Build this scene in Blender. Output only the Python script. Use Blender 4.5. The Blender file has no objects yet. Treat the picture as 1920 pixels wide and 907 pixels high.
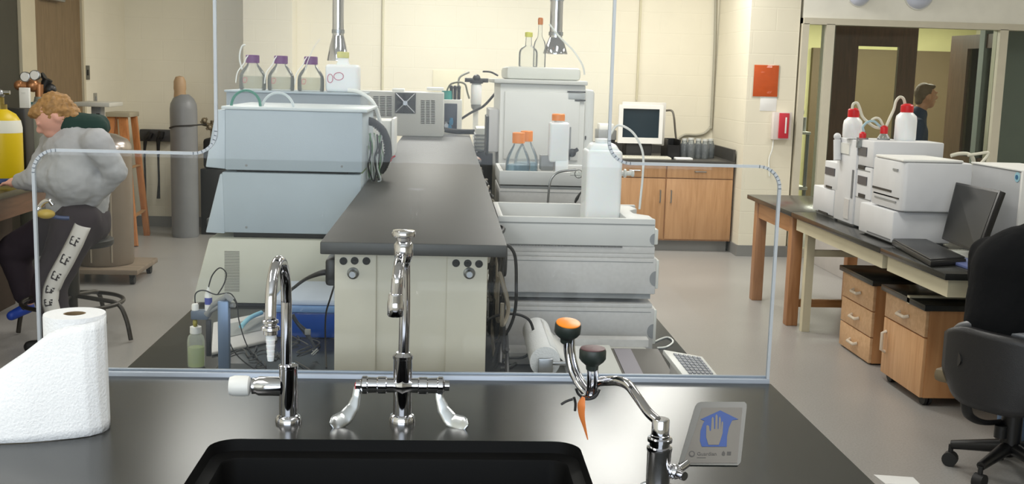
import bpy, bmesh, math, random
import numpy as np
from math import sin, cos, pi, radians, sqrt, atan2
from mathutils import Vector, Matrix

# ---------------------------------------------------------------- camera, light, exposure
C = bpy.context.scene.collection
SC = bpy.context.scene
FPX, YAW, PITCH, ROLL, CZ = 2080.0, .0597, .1475, .0278, 1.54
fw = Vector((sin(YAW)*cos(PITCH), cos(YAW)*cos(PITCH), -sin(PITCH)))
r0 = Vector((cos(YAW), -sin(YAW), 0)); u0 = r0.cross(fw)
rt = r0*cos(ROLL)+u0*sin(ROLL); up = -r0*sin(ROLL)+u0*cos(ROLL)
cam = bpy.data.cameras.new('camera'); co = bpy.data.objects.new('camera', cam); C.objects.link(co)
co.matrix_world = Matrix(((rt.x, up.x, -fw.x, 0), (rt.y, up.y, -fw.y, 0), (rt.z, up.z, -fw.z, CZ), (0, 0, 0, 1)))
cam.sensor_width = 36; cam.sensor_fit = 'HORIZONTAL'; cam.lens = FPX/1920*36; cam.clip_start = .05
SC.camera = co
SC.view_settings.view_transform = 'Standard'; SC.view_settings.look = 'None'
SC.view_settings.gamma = 1; SC.view_settings.use_curve_mapping = False
SC.view_settings.exposure = 0.0
w = bpy.data.worlds.new('world'); SC.world = w; w.use_nodes = True
w.node_tree.nodes['Background'].inputs[0].default_value = (.75, .85, 1, 1)
w.node_tree.nodes['Background'].inputs[1].default_value = .3

def area(name, loc, rot, sx, sy, power, col):
    l = bpy.data.lights.new(name, 'AREA'); l.shape = 'RECTANGLE'; l.size = sx; l.size_y = sy
    l.energy = power; l.color = col
    o = bpy.data.objects.new(name, l); C.objects.link(o); o.location = loc; o.rotation_euler = rot
    return o
# fluorescent ceiling troffers
WARM = (1, .975, .915)
for (x, y, p) in [(-1.7, 1.2, 24), (1.1, 1.2, 24), (-1.7, 4.2, 24), (1.1, 4.2, 30), (3.9, 3.6, 10),
                  (-1.5, 7.2, 20), (1.1, 7.2, 42), (4.2, 6.6, 44), (-.2, 9.3, 52), (1.9, 9.3, 42)]:
    area('troffer_light', (x, y, 2.93), (0, 0, 0), .6, 1.2, p, WARM)
area('corridor_light', (4.6, 11.6, 2.4), (0, 0, 0), 2.2, .5, 120, (1, .98, .84))
# daylight from the windows behind the camera
area('window_daylight', (-.6, -2.35, 1.75), (radians(90), 0, 0), 4.5, 1.5, 110, (.80, .89, 1))

# ---------------------------------------------------------------- pixel -> point on a real plane
def ray(px, py):
    return rt*((px-960)/FPX) + up*(-(py-453.5)/FPX) + fw
def PY(px, py, Y):
    d = ray(px, py); t = Y/d.y; return Vector((d.x*t, Y, CZ+d.z*t))
def PZ(px, py, Z):
    d = ray(px, py); t = (Z-CZ)/d.z; return Vector((d.x*t, d.y*t, Z))
def PX(px, py, X):
    d = ray(px, py); t = X/d.x; return Vector((X, d.y*t, CZ+d.z*t))

# ---------------------------------------------------------------- materials
MATS = {}
def lin(c):
    return tuple((v/255/12.92 if v/255 <= .04045 else ((v/255+.055)/1.055)**2.4) for v in c)+(1,)
def mat(name, col, rough=.5, metal=0, spec=.5, noise=0, scale=8, bump=0, bscale=60, coat=0, sss=0):
    if name in MATS: return MATS[name]
    m = bpy.data.materials.new(name); m.use_nodes = True; nt = m.node_tree; b = nt.nodes['Principled BSDF']
    c = lin(col); b.inputs['Base Color'].default_value = c
    b.inputs['Roughness'].default_value = rough; b.inputs['Metallic'].default_value = metal
    b.inputs['Specular IOR Level'].default_value = spec; b.inputs['Coat Weight'].default_value = coat
    if sss: b.inputs['Subsurface Weight'].default_value = sss; b.inputs['Subsurface Scale'].default_value = .02
    tc = nt.nodes.new('ShaderNodeTexCoord')
    n = nt.nodes.new('ShaderNodeTexNoise'); n.inputs['Scale'].default_value = scale; n.inputs['Detail'].default_value = 4
    nt.links.new(tc.outputs['Object'], n.inputs['Vector'])
    r = nt.nodes.new('ShaderNodeValToRGB'); r.color_ramp.elements[0].position = .3; r.color_ramp.elements[1].position = .7
    k = noise if noise else .03
    r.color_ramp.elements[0].color = tuple(v*(1-k) for v in c[:3])+(1,); r.color_ramp.elements[1].color = tuple(min(1, v*(1+k)) for v in c[:3])+(1,)
    nt.links.new(n.outputs['Fac'], r.inputs['Fac']); nt.links.new(r.outputs['Color'], b.inputs['Base Color'])
    if bump:
        n2 = nt.nodes.new('ShaderNodeTexNoise'); n2.inputs['Scale'].default_value = bscale
        nt.links.new(tc.outputs['Object'], n2.inputs['Vector'])
        bp = nt.nodes.new('ShaderNodeBump'); bp.inputs['Strength'].default_value = bump; bp.inputs['Distance'].default_value = .01
        nt.links.new(n2.outputs['Fac'], bp.inputs['Height']); nt.links.new(bp.outputs['Normal'], b.inputs['Normal'])
    MATS[name] = m; return m
def wood(name, c1, c2, axis='Z', rough=.42, scale=9):
    if name in MATS: return MATS[name]
    m = bpy.data.materials.new(name); m.use_nodes = True; nt = m.node_tree; b = nt.nodes['Principled BSDF']
    tc = nt.nodes.new('ShaderNodeTexCoord'); mp = nt.nodes.new('ShaderNodeMapping')
    s = {'Z': (1, 1, .09), 'Y': (1, .09, 1), 'X': (.09, 1, 1)}[axis]; mp.inputs['Scale'].default_value = s
    n = nt.nodes.new('ShaderNodeTexNoise'); n.inputs['Scale'].default_value = scale*3; n.inputs['Detail'].default_value = 6; n.inputs['Distortion'].default_value = 1.2
    r = nt.nodes.new('ShaderNodeValToRGB'); r.color_ramp.elements[0].position = .32; r.color_ramp.elements[1].position = .68
    r.color_ramp.elements[0].color = lin(c1); r.color_ramp.elements[1].color = lin(c2)
    nt.links.new(tc.outputs['Object'], mp.inputs['Vector']); nt.links.new(mp.outputs['Vector'], n.inputs['Vector'])
    nt.links.new(n.outputs['Fac'], r.inputs['Fac']); nt.links.new(r.outputs['Color'], b.inputs['Base Color'])
    b.inputs['Roughness'].default_value = rough
    MATS[name] = m; return m
def clear(name, tint=(253, 254, 253), rough=.02, ior=1.45, body=0.0, bodycol=(255, 255, 255)):
    """thin clear sheet: transparent with fresnel gloss; body = share of a milky diffuse"""
    if name in MATS: return MATS[name]
    m = bpy.data.materials.new(name); m.use_nodes = True; nt = m.node_tree; nt.nodes.remove(nt.nodes['Principled BSDF'])
    out = nt.nodes['Material Output']
    t = nt.nodes.new('ShaderNodeBsdfTransparent'); t.inputs[0].default_value = lin(tint)
    g = nt.nodes.new('ShaderNodeBsdfGlossy'); g.inputs['Roughness'].default_value = rough
    f = nt.nodes.new('ShaderNodeFresnel'); f.inputs[0].default_value = ior
    mx = nt.nodes.new('ShaderNodeMixShader')
    nt.links.new(f.outputs[0], mx.inputs[0]); nt.links.new(t.outputs[0], mx.inputs[1]); nt.links.new(g.outputs[0], mx.inputs[2])
    last = mx
    if body:
        d = nt.nodes.new('ShaderNodeBsdfDiffuse'); d.inputs[0].default_value = lin(bodycol)
        m2 = nt.nodes.new('ShaderNodeMixShader'); m2.inputs[0].default_value = body
        nt.links.new(mx.outputs[0], m2.inputs[1]); nt.links.new(d.outputs[0], m2.inputs[2]); last = m2
    nt.links.new(last.outputs[0], out.inputs[0])
    MATS[name] = m; return m

def wall_mat(name, col):
    m = mat(name, col, .6, spec=.3, noise=.02, scale=3); nt = m.node_tree; b = nt.nodes['Principled BSDF']
    if 'Brick Texture' in nt.nodes: return m
    tc = nt.nodes.new('ShaderNodeTexCoord'); sp = nt.nodes.new('ShaderNodeSeparateXYZ'); cb = nt.nodes.new('ShaderNodeCombineXYZ')
    ad = nt.nodes.new('ShaderNodeMath'); nt.links.new(tc.outputs['Object'], sp.inputs[0])
    nt.links.new(sp.outputs[0], ad.inputs[0]); nt.links.new(sp.outputs[1], ad.inputs[1])
    nt.links.new(ad.outputs[0], cb.inputs[0]); nt.links.new(sp.outputs[2], cb.inputs[1])
    br = nt.nodes.new('ShaderNodeTexBrick'); br.inputs['Scale'].default_value = 1
    br.inputs['Brick Width'].default_value = .4; br.inputs['Row Height'].default_value = .2; br.inputs['Mortar Size'].default_value = .006; br.inputs['Mortar Smooth'].default_value = .6
    br.inputs['Color1'].default_value = (1, 1, 1, 1); br.inputs['Color2'].default_value = (1, 1, 1, 1); br.inputs['Mortar'].default_value = (0, 0, 0, 1)
    nt.links.new(cb.outputs[0], br.inputs['Vector'])
    bp = nt.nodes.new('ShaderNodeBump'); bp.inputs['Strength'].default_value = .25; bp.inputs['Distance'].default_value = .003
    nt.links.new(br.outputs['Color'], bp.inputs['Height']); nt.links.new(bp.outputs['Normal'], b.inputs['Normal'])
    return m

WALL = wall_mat('cream_painted_block', (229, 223, 204))
WALLP = mat('white_painted_plaster', (240, 238, 228), .6, spec=.3)
CEILM = mat('white_ceiling_tile', (225, 225, 220), .8)
BASEM = mat('grey_vinyl_base', (128, 128, 126), .5)
FRAMEM = mat('cream_painted_frame', (206, 200, 182), .45)
EPOXY = mat('black_epoxy_resin', (38, 39, 37), .22, spec=.42, noise=.12, scale=30)
EPOXY2 = mat('black_epoxy_shelf', (60, 59, 57), .48, spec=.75, noise=.1, scale=14)
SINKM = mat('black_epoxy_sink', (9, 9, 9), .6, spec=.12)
CHROME = mat('polished_chrome', (215, 215, 220), .07, metal=1)
STEEL = mat('brushed_steel', (170, 172, 175), .3, metal=1)
ALU = mat('aluminium_rail', (172, 180, 192), .42, metal=.35, noise=.04)
WHITEP = mat('white_plastic', (232, 232, 228), .4)
NATP = mat('translucent_white_plastic', (236, 238, 238), .35, sss=.2)
PAPERW = mat('white_paper', (240, 241, 242), .8, spec=.2, bump=.25, bscale=220)
PAPER = mat('plain_paper', (232, 232, 230), .8, spec=.2)
CARD = mat('brown_cardboard', (128, 108, 80), .9)
CREAMM = mat('cream_painted_metal', (220, 213, 194), .42)
CREAMI = mat('cream_instrument', (204, 204, 190), .5)
BLUEG = mat('blue_grey_instrument', (172, 184, 192), .48)
BLUED = mat('slate_grey_instrument', (150, 160, 168), .5)
GREYI = mat('light_grey_instrument', (200, 198, 196), .5, noise=.04, scale=90)
GREYL = mat('pale_grey_instrument', (216, 216, 210), .48)
GREYM = mat('mid_grey_plastic', (140, 142, 142), .5)
GREYW = mat('white_grey_instrument', (214, 215, 217), .48)
DARKP = mat('dark_plastic', (38, 38, 38), .45)
BLACKP = mat('black_plastic', (20, 20, 21), .4)
BLACKR = mat('black_rubber', (26, 26, 26), .6)
CABLE = mat('black_cable', (28, 27, 27), .5)
CABLEW = mat('white_tubing', (228, 230, 226), .35)
ORANGE = mat('orange_plastic', (246, 140, 30), .35)
PURPLE = mat('purple_cap', (104, 38, 108), .4)
REDP = mat('red_plastic', (206, 30, 36), .4)
BLUEP = mat('blue_plastic', (30, 80, 170), .35)
OAK = wood('oak_veneer', (180, 134, 90), (200, 154, 110), 'Z')
OAKD = wood('oak_side', (174, 126, 84), (194, 146, 102), 'Z')
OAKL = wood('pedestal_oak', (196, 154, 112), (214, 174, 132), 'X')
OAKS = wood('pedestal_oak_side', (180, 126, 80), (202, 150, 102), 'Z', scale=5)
TABW = wood('table_wood', (158, 108, 68), (180, 130, 88), 'Z')
DOORW = wood('brown_door', (108, 88, 60), (128, 106, 76), 'Z', .5, 14)
DOORD = wood('dark_walnut_door', (70, 46, 34), (88, 60, 46), 'Z', .4, 12)
LADW = wood('orange_ladder_wood', (176, 112, 64), (200, 136, 84), 'Z')
SKIN = mat('skin', (214, 160, 138), .5, sss=.1)
GLASS = clear('clear_glass', ior=1.35)
GLASSB = clear('bottle_glass', (252, 253, 252), .05, 1.28, .09, (240, 242, 240))
ACRYL = clear('acrylic_sheet', (253, 254, 254), .01, 1.22, .008, (220, 225, 225))
ACRE = clear('acrylic_edge', (225, 232, 238), .1, 1.5, .62, (214, 218, 222))

# ---------------------------------------------------------------- mesh builder
class M:
    def __init__(s): s.bm = bmesh.new(); s.mi = 0
    def _new(s, fn):
        n0 = len(s.bm.faces); s.bm.faces.ensure_lookup_table(); r = fn(); s.bm.faces.ensure_lookup_table()
        for f in s.bm.faces[n0:]: f.material_index = s.mi
        return r
    def box(s, x0, x1, y0, y1, z0, z1, bev=0, seg=2, rot=None, piv=None):
        x0, x1 = sorted((x0, x1)); y0, y1 = sorted((y0, y1)); z0, z1 = sorted((z0, z1))
        mt = Matrix.Translation(((x0+x1)/2, (y0+y1)/2, (z0+z1)/2)) @ Matrix.Diagonal((x1-x0, y1-y0, z1-z0, 1))
        def f():
            v = bmesh.ops.create_cube(s.bm, size=1, matrix=mt)['verts']
            if bev:
                es = list({e for q in v for e in q.link_edges})
                r = bmesh.ops.bevel(s.bm, geom=es, offset=bev, segments=seg, affect='EDGES', profile=.5)
                v = list({q for fa in r['faces'] for q in fa.verts}|{q for q in v if q.is_valid})
            if rot is not None:
                p = Vector(piv) if piv is not None else Vector(((x0+x1)/2, (y0+y1)/2, (z0+z1)/2))
                bmesh.ops.transform(s.bm, matrix=Matrix.Translation(p) @ rot.to_4x4() @ Matrix.Translation(-p), verts=v)
        s._new(f); return s
    def obox(s, c, ax, ay, az, hx, hy, hz, bev=0):
        """oriented box, centre c, unit axes, half sizes"""
        mt = Matrix((( ax.x*hx*2, ay.x*hy*2, az.x*hz*2, c.x), (ax.y*hx*2, ay.y*hy*2, az.y*hz*2, c.y), (ax.z*hx*2, ay.z*hy*2, az.z*hz*2, c.z), (0, 0, 0, 1)))
        def f():
            v = bmesh.ops.create_cube(s.bm, size=1, matrix=mt)['verts']
            if bev: bmesh.ops.bevel(s.bm, geom=list({e for q in v for e in q.link_edges}), offset=bev, segments=2, affect='EDGES', profile=.5)
        s._new(f); return s
    def cyl(s, p0, p1, r0, r1=None, n=24):
        p0 = Vector(p0); p1 = Vector(p1); r1 = r0 if r1 is None else r1; d = p1-p0
        q = d.to_track_quat('Z', 'Y').to_matrix().to_4x4()
        s._new(lambda: bmesh.ops.create_cone(s.bm, cap_ends=True, segments=n, radius1=max(r0, 1e-5), radius2=max(r1, 1e-5), depth=d.length, matrix=Matrix.Translation((p0+p1)/2) @ q)); return s
    def sph(s, c, r, n=16, sc=(1, 1, 1), rot=None):
        mt = Matrix.Translation(Vector(c)) @ (rot.to_4x4() if rot is not None else Matrix.Identity(4)) @ Matrix.Diagonal((sc[0], sc[1], sc[2], 1))
        s._new(lambda: bmesh.ops.create_uvsphere(s.bm, u_segments=n, v_segments=max(6, n//2+2), radius=r, matrix=mt)); return s
    def lathe(s, prof, c, n=28, axis='Z', cap=True, dirv=None):
        c = Vector(c)
        if dirv is not None: q = Vector(dirv).to_track_quat('Z', 'Y').to_matrix()
        else: q = {'Z': Matrix.Identity(3), 'X': Matrix.Rotation(pi/2, 3, 'Y'), 'Y': Matrix.Rotation(-pi/2, 3, 'X')}[axis]
        def f():
            rings = []
            for r, z in prof:
                rings.append([s.bm.verts.new(c+q @ Vector((r*cos(2*pi*i/n), r*sin(2*pi*i/n), z))) for i in range(n)])
            for a, b in zip(rings, rings[1:]):
                for i in range(n):
                    s.bm.faces.new((a[i], a[(i+1) % n], b[(i+1) % n], b[i]))
            if cap:
                if prof[0][0] > 1e-4: s.bm.faces.new(rings[0][::-1])
                if prof[-1][0] > 1e-4: s.bm.faces.new(rings[-1])
        s._new(f); return s
    def tube(s, pts, r, n=10, smooth=True, rr=None, flat=1.0):
        pts = [Vector(p) for p in pts]; radii = rr or [r]*len(pts)
        if smooth and len(pts) > 2:
            P, Rr = [], []
            for i in range(len(pts)-1):
                a = pts[max(i-1, 0)]; b = pts[i]; c2 = pts[i+1]; d = pts[min(i+2, len(pts)-1)]
                for k in range(6):
                    t = k/6; t2 = t*t; t3 = t2*t
                    P.append(.5*((2*b)+(c2-a)*t+(2*a-5*b+4*c2-d)*t2+(-a+3*b-3*c2+d)*t3)); Rr.append(radii[i]*(1-t)+radii[i+1]*t)
            P.append(pts[-1]); Rr.append(radii[-1]); pts, radii = P, Rr
        def f():
            rings = []; nrm = None
            for i, p in enumerate(pts):
                t = (pts[min(i+1, len(pts)-1)]-pts[max(i-1, 0)])
                if t.length < 1e-9: t = Vector((0, 0, 1))
                t.normalize()
                if nrm is None: nrm = t.orthogonal().normalized()
                else:
                    nrm = nrm-t*nrm.dot(t)
                    nrm = nrm.normalized() if nrm.length > 1e-6 else t.orthogonal().normalized()
                b = t.cross(nrm)
                rings.append([s.bm.verts.new(p+radii[i]*(nrm*cos(2*pi*k/n)*flat+b*sin(2*pi*k/n))) for k in range(n)])
            for a, b in zip(rings, rings[1:]):
                for k in range(n): s.bm.faces.new((a[k], a[(k+1) % n], b[(k+1) % n], b[k]))
            s.bm.faces.new(rings[0][::-1]); s.bm.faces.new(rings[-1])
        s._new(f); return s
    def prism(s, poly, a, b, axis='Y', bev=0):
        """poly in the plane across axis: Y -> (x,z), X -> (y,z), Z -> (x,y)"""
        def mk(p, t): return {'Y': (p[0], t, p[1]), 'X': (t, p[0], p[1]), 'Z': (p[0], p[1], t)}[axis]
        def f():
            A = [s.bm.verts.new(mk(p, a)) for p in poly]; B = [s.bm.verts.new(mk(p, b)) for p in poly]
            fs = [s.bm.faces.new(A), s.bm.faces.new(B[::-1])]
            n = len(poly)
            for i in range(n): fs.append(s.bm.faces.new((A[i], B[i], B[(i+1) % n], A[(i+1) % n])))
            bmesh.ops.recalc_face_normals(s.bm, faces=fs)
            if bev: bmesh.ops.bevel(s.bm, geom=list({e for q in fs for e in q.edges}), offset=bev, segments=2, affect='EDGES', profile=.5)
        s._new(f); return s
    def hexa(s, p, bev=0):
        """8 points: bottom 4 then top 4, both in the same order"""
        def f():
            v = [s.bm.verts.new(q) for q in p]
            fs = [s.bm.faces.new([v[i] for i in q]) for q in ((3, 2, 1, 0), (4, 5, 6, 7), (0, 1, 5, 4), (1, 2, 6, 5), (2, 3, 7, 6), (3, 0, 4, 7))]
            bmesh.ops.recalc_face_normals(s.bm, faces=fs)
            if bev: bmesh.ops.bevel(s.bm, geom=list({e for q in fs for e in q.edges}), offset=bev, segments=2, affect='EDGES', profile=.5)
        s._new(f); return s
    def grid(s, fn, nu, nv):
        def f():
            v = [[s.bm.verts.new(fn(i/nu, j/nv)) for j in range(nv+1)] for i in range(nu+1)]
            for i in range(nu):
                for j in range(nv): s.bm.faces.new((v[i][j], v[i+1][j], v[i+1][j+1], v[i][j+1]))
        s._new(f); return s
    def done(s, name, m, parent=None, label=None, cat=None, group=None, kind=None, smooth=True, solid=0):
        bm = s.bm
        bmesh.ops.recalc_face_normals(bm, faces=bm.faces[:])
        me = bpy.data.meshes.new(name)
        if parent is not None: org = wloc(parent)
        else:
            xs = [v.co for v in bm.verts]; org = Vector(((min(v.x for v in xs)+max(v.x for v in xs))/2, (min(v.y for v in xs)+max(v.y for v in xs))/2, min(v.z for v in xs)))
            if kind == 'structure': org = Vector((0, 0, 0))
        bmesh.ops.translate(bm, verts=bm.verts[:], vec=-org)
        bm.to_mesh(me); bm.free()
        for q in (m if isinstance(m, (list, tuple)) else [m]): me.materials.append(q)
        o = bpy.data.objects.new(name, me); C.objects.link(o)
        if parent is not None: o.parent = parent
        else: o.location = org
        if smooth:
            for p in me.polygons: p.use_smooth = True
            me.set_sharp_from_angle(angle=radians(38))
        if solid:
            md = o.modifiers.new('thickness', 'SOLIDIFY'); md.thickness = solid
        if label: o['label'] = label
        if cat: o['category'] = cat
        if group: o['group'] = group
        if kind: o['kind'] = kind
        return o
def wloc(o):
    v = Vector(o.location)
    while o.parent is not None: o = o.parent; v = v+Vector(o.location)
    return v
def thing(name, label, cat, loc, group=None):
    o = bpy.data.objects.new(name, None); C.objects.link(o); o.location = Vector(loc); o.empty_display_size = .05
    o['label'] = label; o['category'] = cat
    if group: o['group'] = group
    return o
def dup(root, loc, label=None, rotz=0):
    r = root.copy(); C.objects.link(r); r.location = Vector(loc); r.rotation_euler = (0, 0, rotz)
    if label: r['label'] = label
    for ch in list(root.children):
        c = ch.copy(); C.objects.link(c); c.parent = r
        for g in list(ch.children):
            d = g.copy(); C.objects.link(d); d.parent = c
    return r
def structure(name, m, mt, smooth=False): return m.done(name, mt, kind='structure', smooth=smooth)
def plate(name, outer, holes, z0, z1, mt, parent=None, **kw):
    """flat plate in XY with holes, between z0 and z1 (world)"""
    cu = bpy.data.curves.new('tmp', 'CURVE'); cu.dimensions = '2D'; cu.fill_mode = 'BOTH'; cu.extrude = (z1-z0)/2
    for loop in [outer]+holes:
        sp = cu.splines.new('POLY'); sp.points.add(len(loop)-1)
        for p, q in zip(sp.points, loop): p.co = (q[0], q[1], 0, 1)
        sp.use_cyclic_u = True
    t = bpy.data.objects.new('tmp', cu); C.objects.link(t)
    bpy.context.view_layer.update()
    me = bpy.data.meshes.new_from_object(t.evaluated_get(bpy.context.evaluated_depsgraph_get()))
    bpy.data.objects.remove(t); bpy.data.curves.remove(cu)
    m = M(); m.bm.from_mesh(me); bpy.data.meshes.remove(me)
    bmesh.ops.remove_doubles(m.bm, verts=m.bm.verts[:], dist=1e-5)
    for f in m.bm.faces: f.material_index = 0
    bmesh.ops.translate(m.bm, verts=m.bm.verts[:], vec=(0, 0, (z0+z1)/2))
    return m
def rrect(x0, x1, y0, y1, r, n=6):
    out = []
    for cx, cy, a in ((x1-r, y1-r, 0), (x0+r, y1-r, 90), (x0+r, y0+r, 180), (x1-r, y0+r, 270)):
        for k in range(n+1):
            t = radians(a+90*k/n); out.append((cx+r*cos(t), cy+r*sin(t)))
    return out
def text(name, body, loc, rot, size, mt, parent, depth=.0004):
    cu = bpy.data.curves.new('tmp', 'FONT'); cu.body = body; cu.size = size; cu.extrude = depth; cu.align_x = 'CENTER'
    t = bpy.data.objects.new('tmp', cu); C.objects.link(t); bpy.context.view_layer.update()
    me = bpy.data.meshes.new_from_object(t.evaluated_get(bpy.context.evaluated_depsgraph_get()))
    bpy.data.objects.remove(t); bpy.data.curves.remove(cu)
    m = M(); m.bm.from_mesh(me); bpy.data.meshes.remove(me)
    bmesh.ops.transform(m.bm, matrix=Matrix.Translation(Vector(loc)) @ rot.to_4x4(), verts=m.bm.verts[:])
    for f in m.bm.faces: f.material_index = 0
    return m.done(name, mt, parent, smooth=False)
def blob(name, caps, mt, parent, vox=.012, smooth=5, label=None, disp=0, dscale=.12):
    """one continuous surface from tapered capsules and ellipsoids"""
    m = M()
    for c in caps:
        if len(c) == 4:
            p0, a, p1, b = c; p0 = Vector(p0); p1 = Vector(p1)
            m.cyl(p0, p1, a, b, 20); m.sph(p0, a, 20); m.sph(p1, b, 20)
        else: m.sph(c[0], 1, 24, c[1], c[2] if len(c) > 2 else None)
    o = m.done(name, mt, parent)
    md = o.modifiers.new('r', 'REMESH'); md.mode = 'VOXEL'; md.voxel_size = vox; md.use_smooth_shade = True
    sm = o.modifiers.new('s', 'SMOOTH'); sm.iterations = smooth; sm.factor = .6
    if disp:
        tx = bpy.data.textures.new('folds', 'CLOUDS'); tx.noise_scale = dscale; tx.noise_depth = 2
        dm = o.modifiers.new('d', 'DISPLACE'); dm.texture = tx; dm.strength = disp; dm.mid_level = .5
    bpy.context.view_layer.update()
    me = bpy.data.meshes.new_from_object(o.evaluated_get(bpy.context.evaluated_depsgraph_get()))
    o.modifiers.clear(); o.data = me
    for p in me.polygons: p.use_smooth = True
    if label: o['label'] = label
    return o
def pbox(m, x0, y0, x1, y1, Y, dep, bev=.004):
    """box whose near face, standing at depth Y, covers the pixel rectangle; returns its extents"""
    a = PY(x0, (y0+y1)/2, Y); b = PY(x1, (y0+y1)/2, Y); t = PY((x0+x1)/2, y0, Y); u = PY((x0+x1)/2, y1, Y)
    m.box(a.x, b.x, Y, Y+dep, u.z, t.z, bev); return a.x, b.x, u.z, t.z

# ================================================================ the room
def floor_mat():
    m = mat('grey_vinyl_floor', (160, 158, 155), .32, spec=.45, noise=.07, scale=1.2, bump=.04, bscale=200); nt = m.node_tree; b = nt.nodes['Principled BSDF']
    base = b.inputs['Base Color'].links[0].from_socket
    tc = nt.nodes.new('ShaderNodeTexCoord')
    n = nt.nodes.new('ShaderNodeTexNoise'); n.inputs['Scale'].default_value = 110; n.inputs['Detail'].default_value = 3
    nt.links.new(tc.outputs['Object'], n.inputs['Vector'])
    r = nt.nodes.new('ShaderNodeValToRGB'); r.color_ramp.elements[0].position = .35; r.color_ramp.elements[0].color = (.86, .85, .84, 1); r.color_ramp.elements[1].position = .6; r.color_ramp.elements[1].color = (1, 1, 1, 1)
    nt.links.new(n.outputs['Fac'], r.inputs['Fac'])
    mx = nt.nodes.new('ShaderNodeMixRGB'); mx.blend_type = 'MULTIPLY'; mx.inputs[0].default_value = 1
    nt.links.new(base, mx.inputs[1]); nt.links.new(r.outputs['Color'], mx.inputs[2]); nt.links.new(mx.outputs[0], b.inputs['Base Color'])
    return m
XL, XR, YF, YB, ZC = -3.1, 6.2, -2.5, 10.95, 3.0
YP = 9.75                                   # glazed partition on the right
CX = 2.62                                   # left face of the right column
structure('floor', M().box(XL-.2, XR+.2, YF-.2, 14.6, -.1, 0), floor_mat())
structure('ceiling', M().box(XL-.2, XR+.2, YF-.2, 14.6, ZC, ZC+.1), CEILM)
structure('wall_left', M().box(XL-.15, XL, YF, YB+.15, 0, ZC), WALL)
structure('wall_right', M().box(XR, XR+.15, YF, 14.6, 0, ZC), WALL)
structure('wall_front', M().box(XL, XR, YF-.15, YF, 0, ZC), WALLP)
structure('wall_back', M().box(XL, CX, YB, YB+.15, 0, ZC).box(PY(457, 200, 10.62).x, PY(548, 200, 10.62).x, 10.62, YB+.01, 0, ZC), WALL)
structure('wall_column', M().box(CX, PY(1490, 200, YP).x-.0, YP, YB+.15, 0, ZC), WALL)
jx = PY(1489, 300, YP).x
hz = PY(1700, 50, YP).z
structure('wall_header', M().box(jx, XR, YP, YP+.14, hz, ZC), WALLP)
structure('baseboard_back', M().box(XL, 1.2, YB-.012, YB, 0, .1), BASEM)
structure('baseboard_column', M().box(CX-.01, jx, YP-.012, YP, 0, .1).box(CX-.012, CX, YP-.012, 10.1, 0, .1), BASEM)
structure('baseboard_left', M().box(XL, XL+.012, 9.62, YB, 0, .1), BASEM)
# glazed partition: frame members and panes
m = M(); fz = hz
m.box(jx-.01, jx+.05, YP-.03, YP+.1, 0, fz)
m.box(jx, XR, YP-.03, YP+.1, fz-.005, fz+.05)
mull = [3.335, 4.90]
for x in mull: m.box(x-.045, x+.03, YP-.03, YP+.1, 0, fz)
for a, b2 in ((jx+.05, 3.29), (3.365, 4.855), (4.93, XR)): m.box(a, b2, YP-.02, YP+.09, 0, .08)
structure('trim_1', m, FRAMEM)
for k, (a, b2) in enumerate(((jx+.05, 3.29), (3.365, 4.855), (4.93, XR))):
    structure('window_%d' % (k+1), M().box(a, b2, YP+.02, YP+.028, .08, fz), clear('partition_glass', (244, 247, 244), .01, 1.3))
# corridor behind the partition
CORR = mat('corridor_wall', (204, 198, 146), .7)
CORB = mat('corridor_brown_panel', (96, 80, 56), .6)
CORG = mat('corridor_grey_wall', (120, 128, 124), .7)
structure('wall_corridor', M().box(jx-.2, XR, 13.0, 13.15, 0, ZC), CORR)
structure('wall_corridor_left', M().box(jx-.06, jx+.02, YP+.14, 13.0, 0, ZC), CORG)
structure('wall_added_screen', M().box(5.0, XR, 10.3, 10.4, 0, 2.45), CORG)  # added screen wall, keeps the corridor lamp's glow out of the right pane
structure('ceiling_corridor', M().box(jx, XR, YP+.14, 13.0, 2.45, 2.5), mat('corridor_ceiling', (150, 152, 144), .8))
def corridor_door(name, p0, d, wd, ht, leafmat, glass):
    """leaf standing on the floor from p0 along d, with a vision panel"""
    d = Vector(d).normalized(); n = Vector((-d.y, d.x, 0)); z = Vector((0, 0, 1)); p0 = Vector(p0)
    def bar(m, a, b2, z0, z1, t=.02):
        m.obox(p0+d*((a+b2)/2)+z*((z0+z1)/2), d, n, z, (b2-a)/2, t, (z1-z0)/2)
    m = M(); g0, g1, gz0, gz1 = glass
    bar(m, 0, g0, 0, ht); bar(m, g1, wd, 0, ht); bar(m, g0, g1, 0, gz0); bar(m, g0, g1, gz1, ht)
    o = m.done(name, leafmat, kind='structure', smooth=False)
    g = M(); bar(g, g0, g1, gz0, gz1, .004); g.done('pane', clear('door_glass', (253, 254, 250), .02, 1.2), o, smooth=False)
# walnut door with tall vision panel standing just inside the glazing
a = PY(1566, 60, 10.0); b2 = PY(1721, 60, 10.0); g0 = PY(1606, 120, 10.0).x-a.x; g1 = PY(1682, 120, 10.0).x-a.x
corridor_door('door_3', (a.x, 10.0, 0), (1, 0, 0), b2.x-a.x, PY(1640, 49, 10.0).z, DOORD, (g0, g1, .9, PY(1640, 87, 10.0).z))
a = PY(1788, 70, 10.9); b2 = PY(1878, 70, 10.1)
corridor_door('door_4', (a.x, 10.9, 0), (b2.x-a.x, -.8, 0), (Vector((b2.x, 10.1))-Vector((a.x, 10.9))).length, 2.06, DOORD, (.30, .78, .9, 1.93))
x0 = PY(1715, 100, 12.9).x; x1 = PY(1800, 100, 12.9).x
structure('door_5', M().box(x0-1.2, x1+.5, 12.93, 13.0, 0, PY(1750, 96, 12.93).z), CORB)
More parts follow.
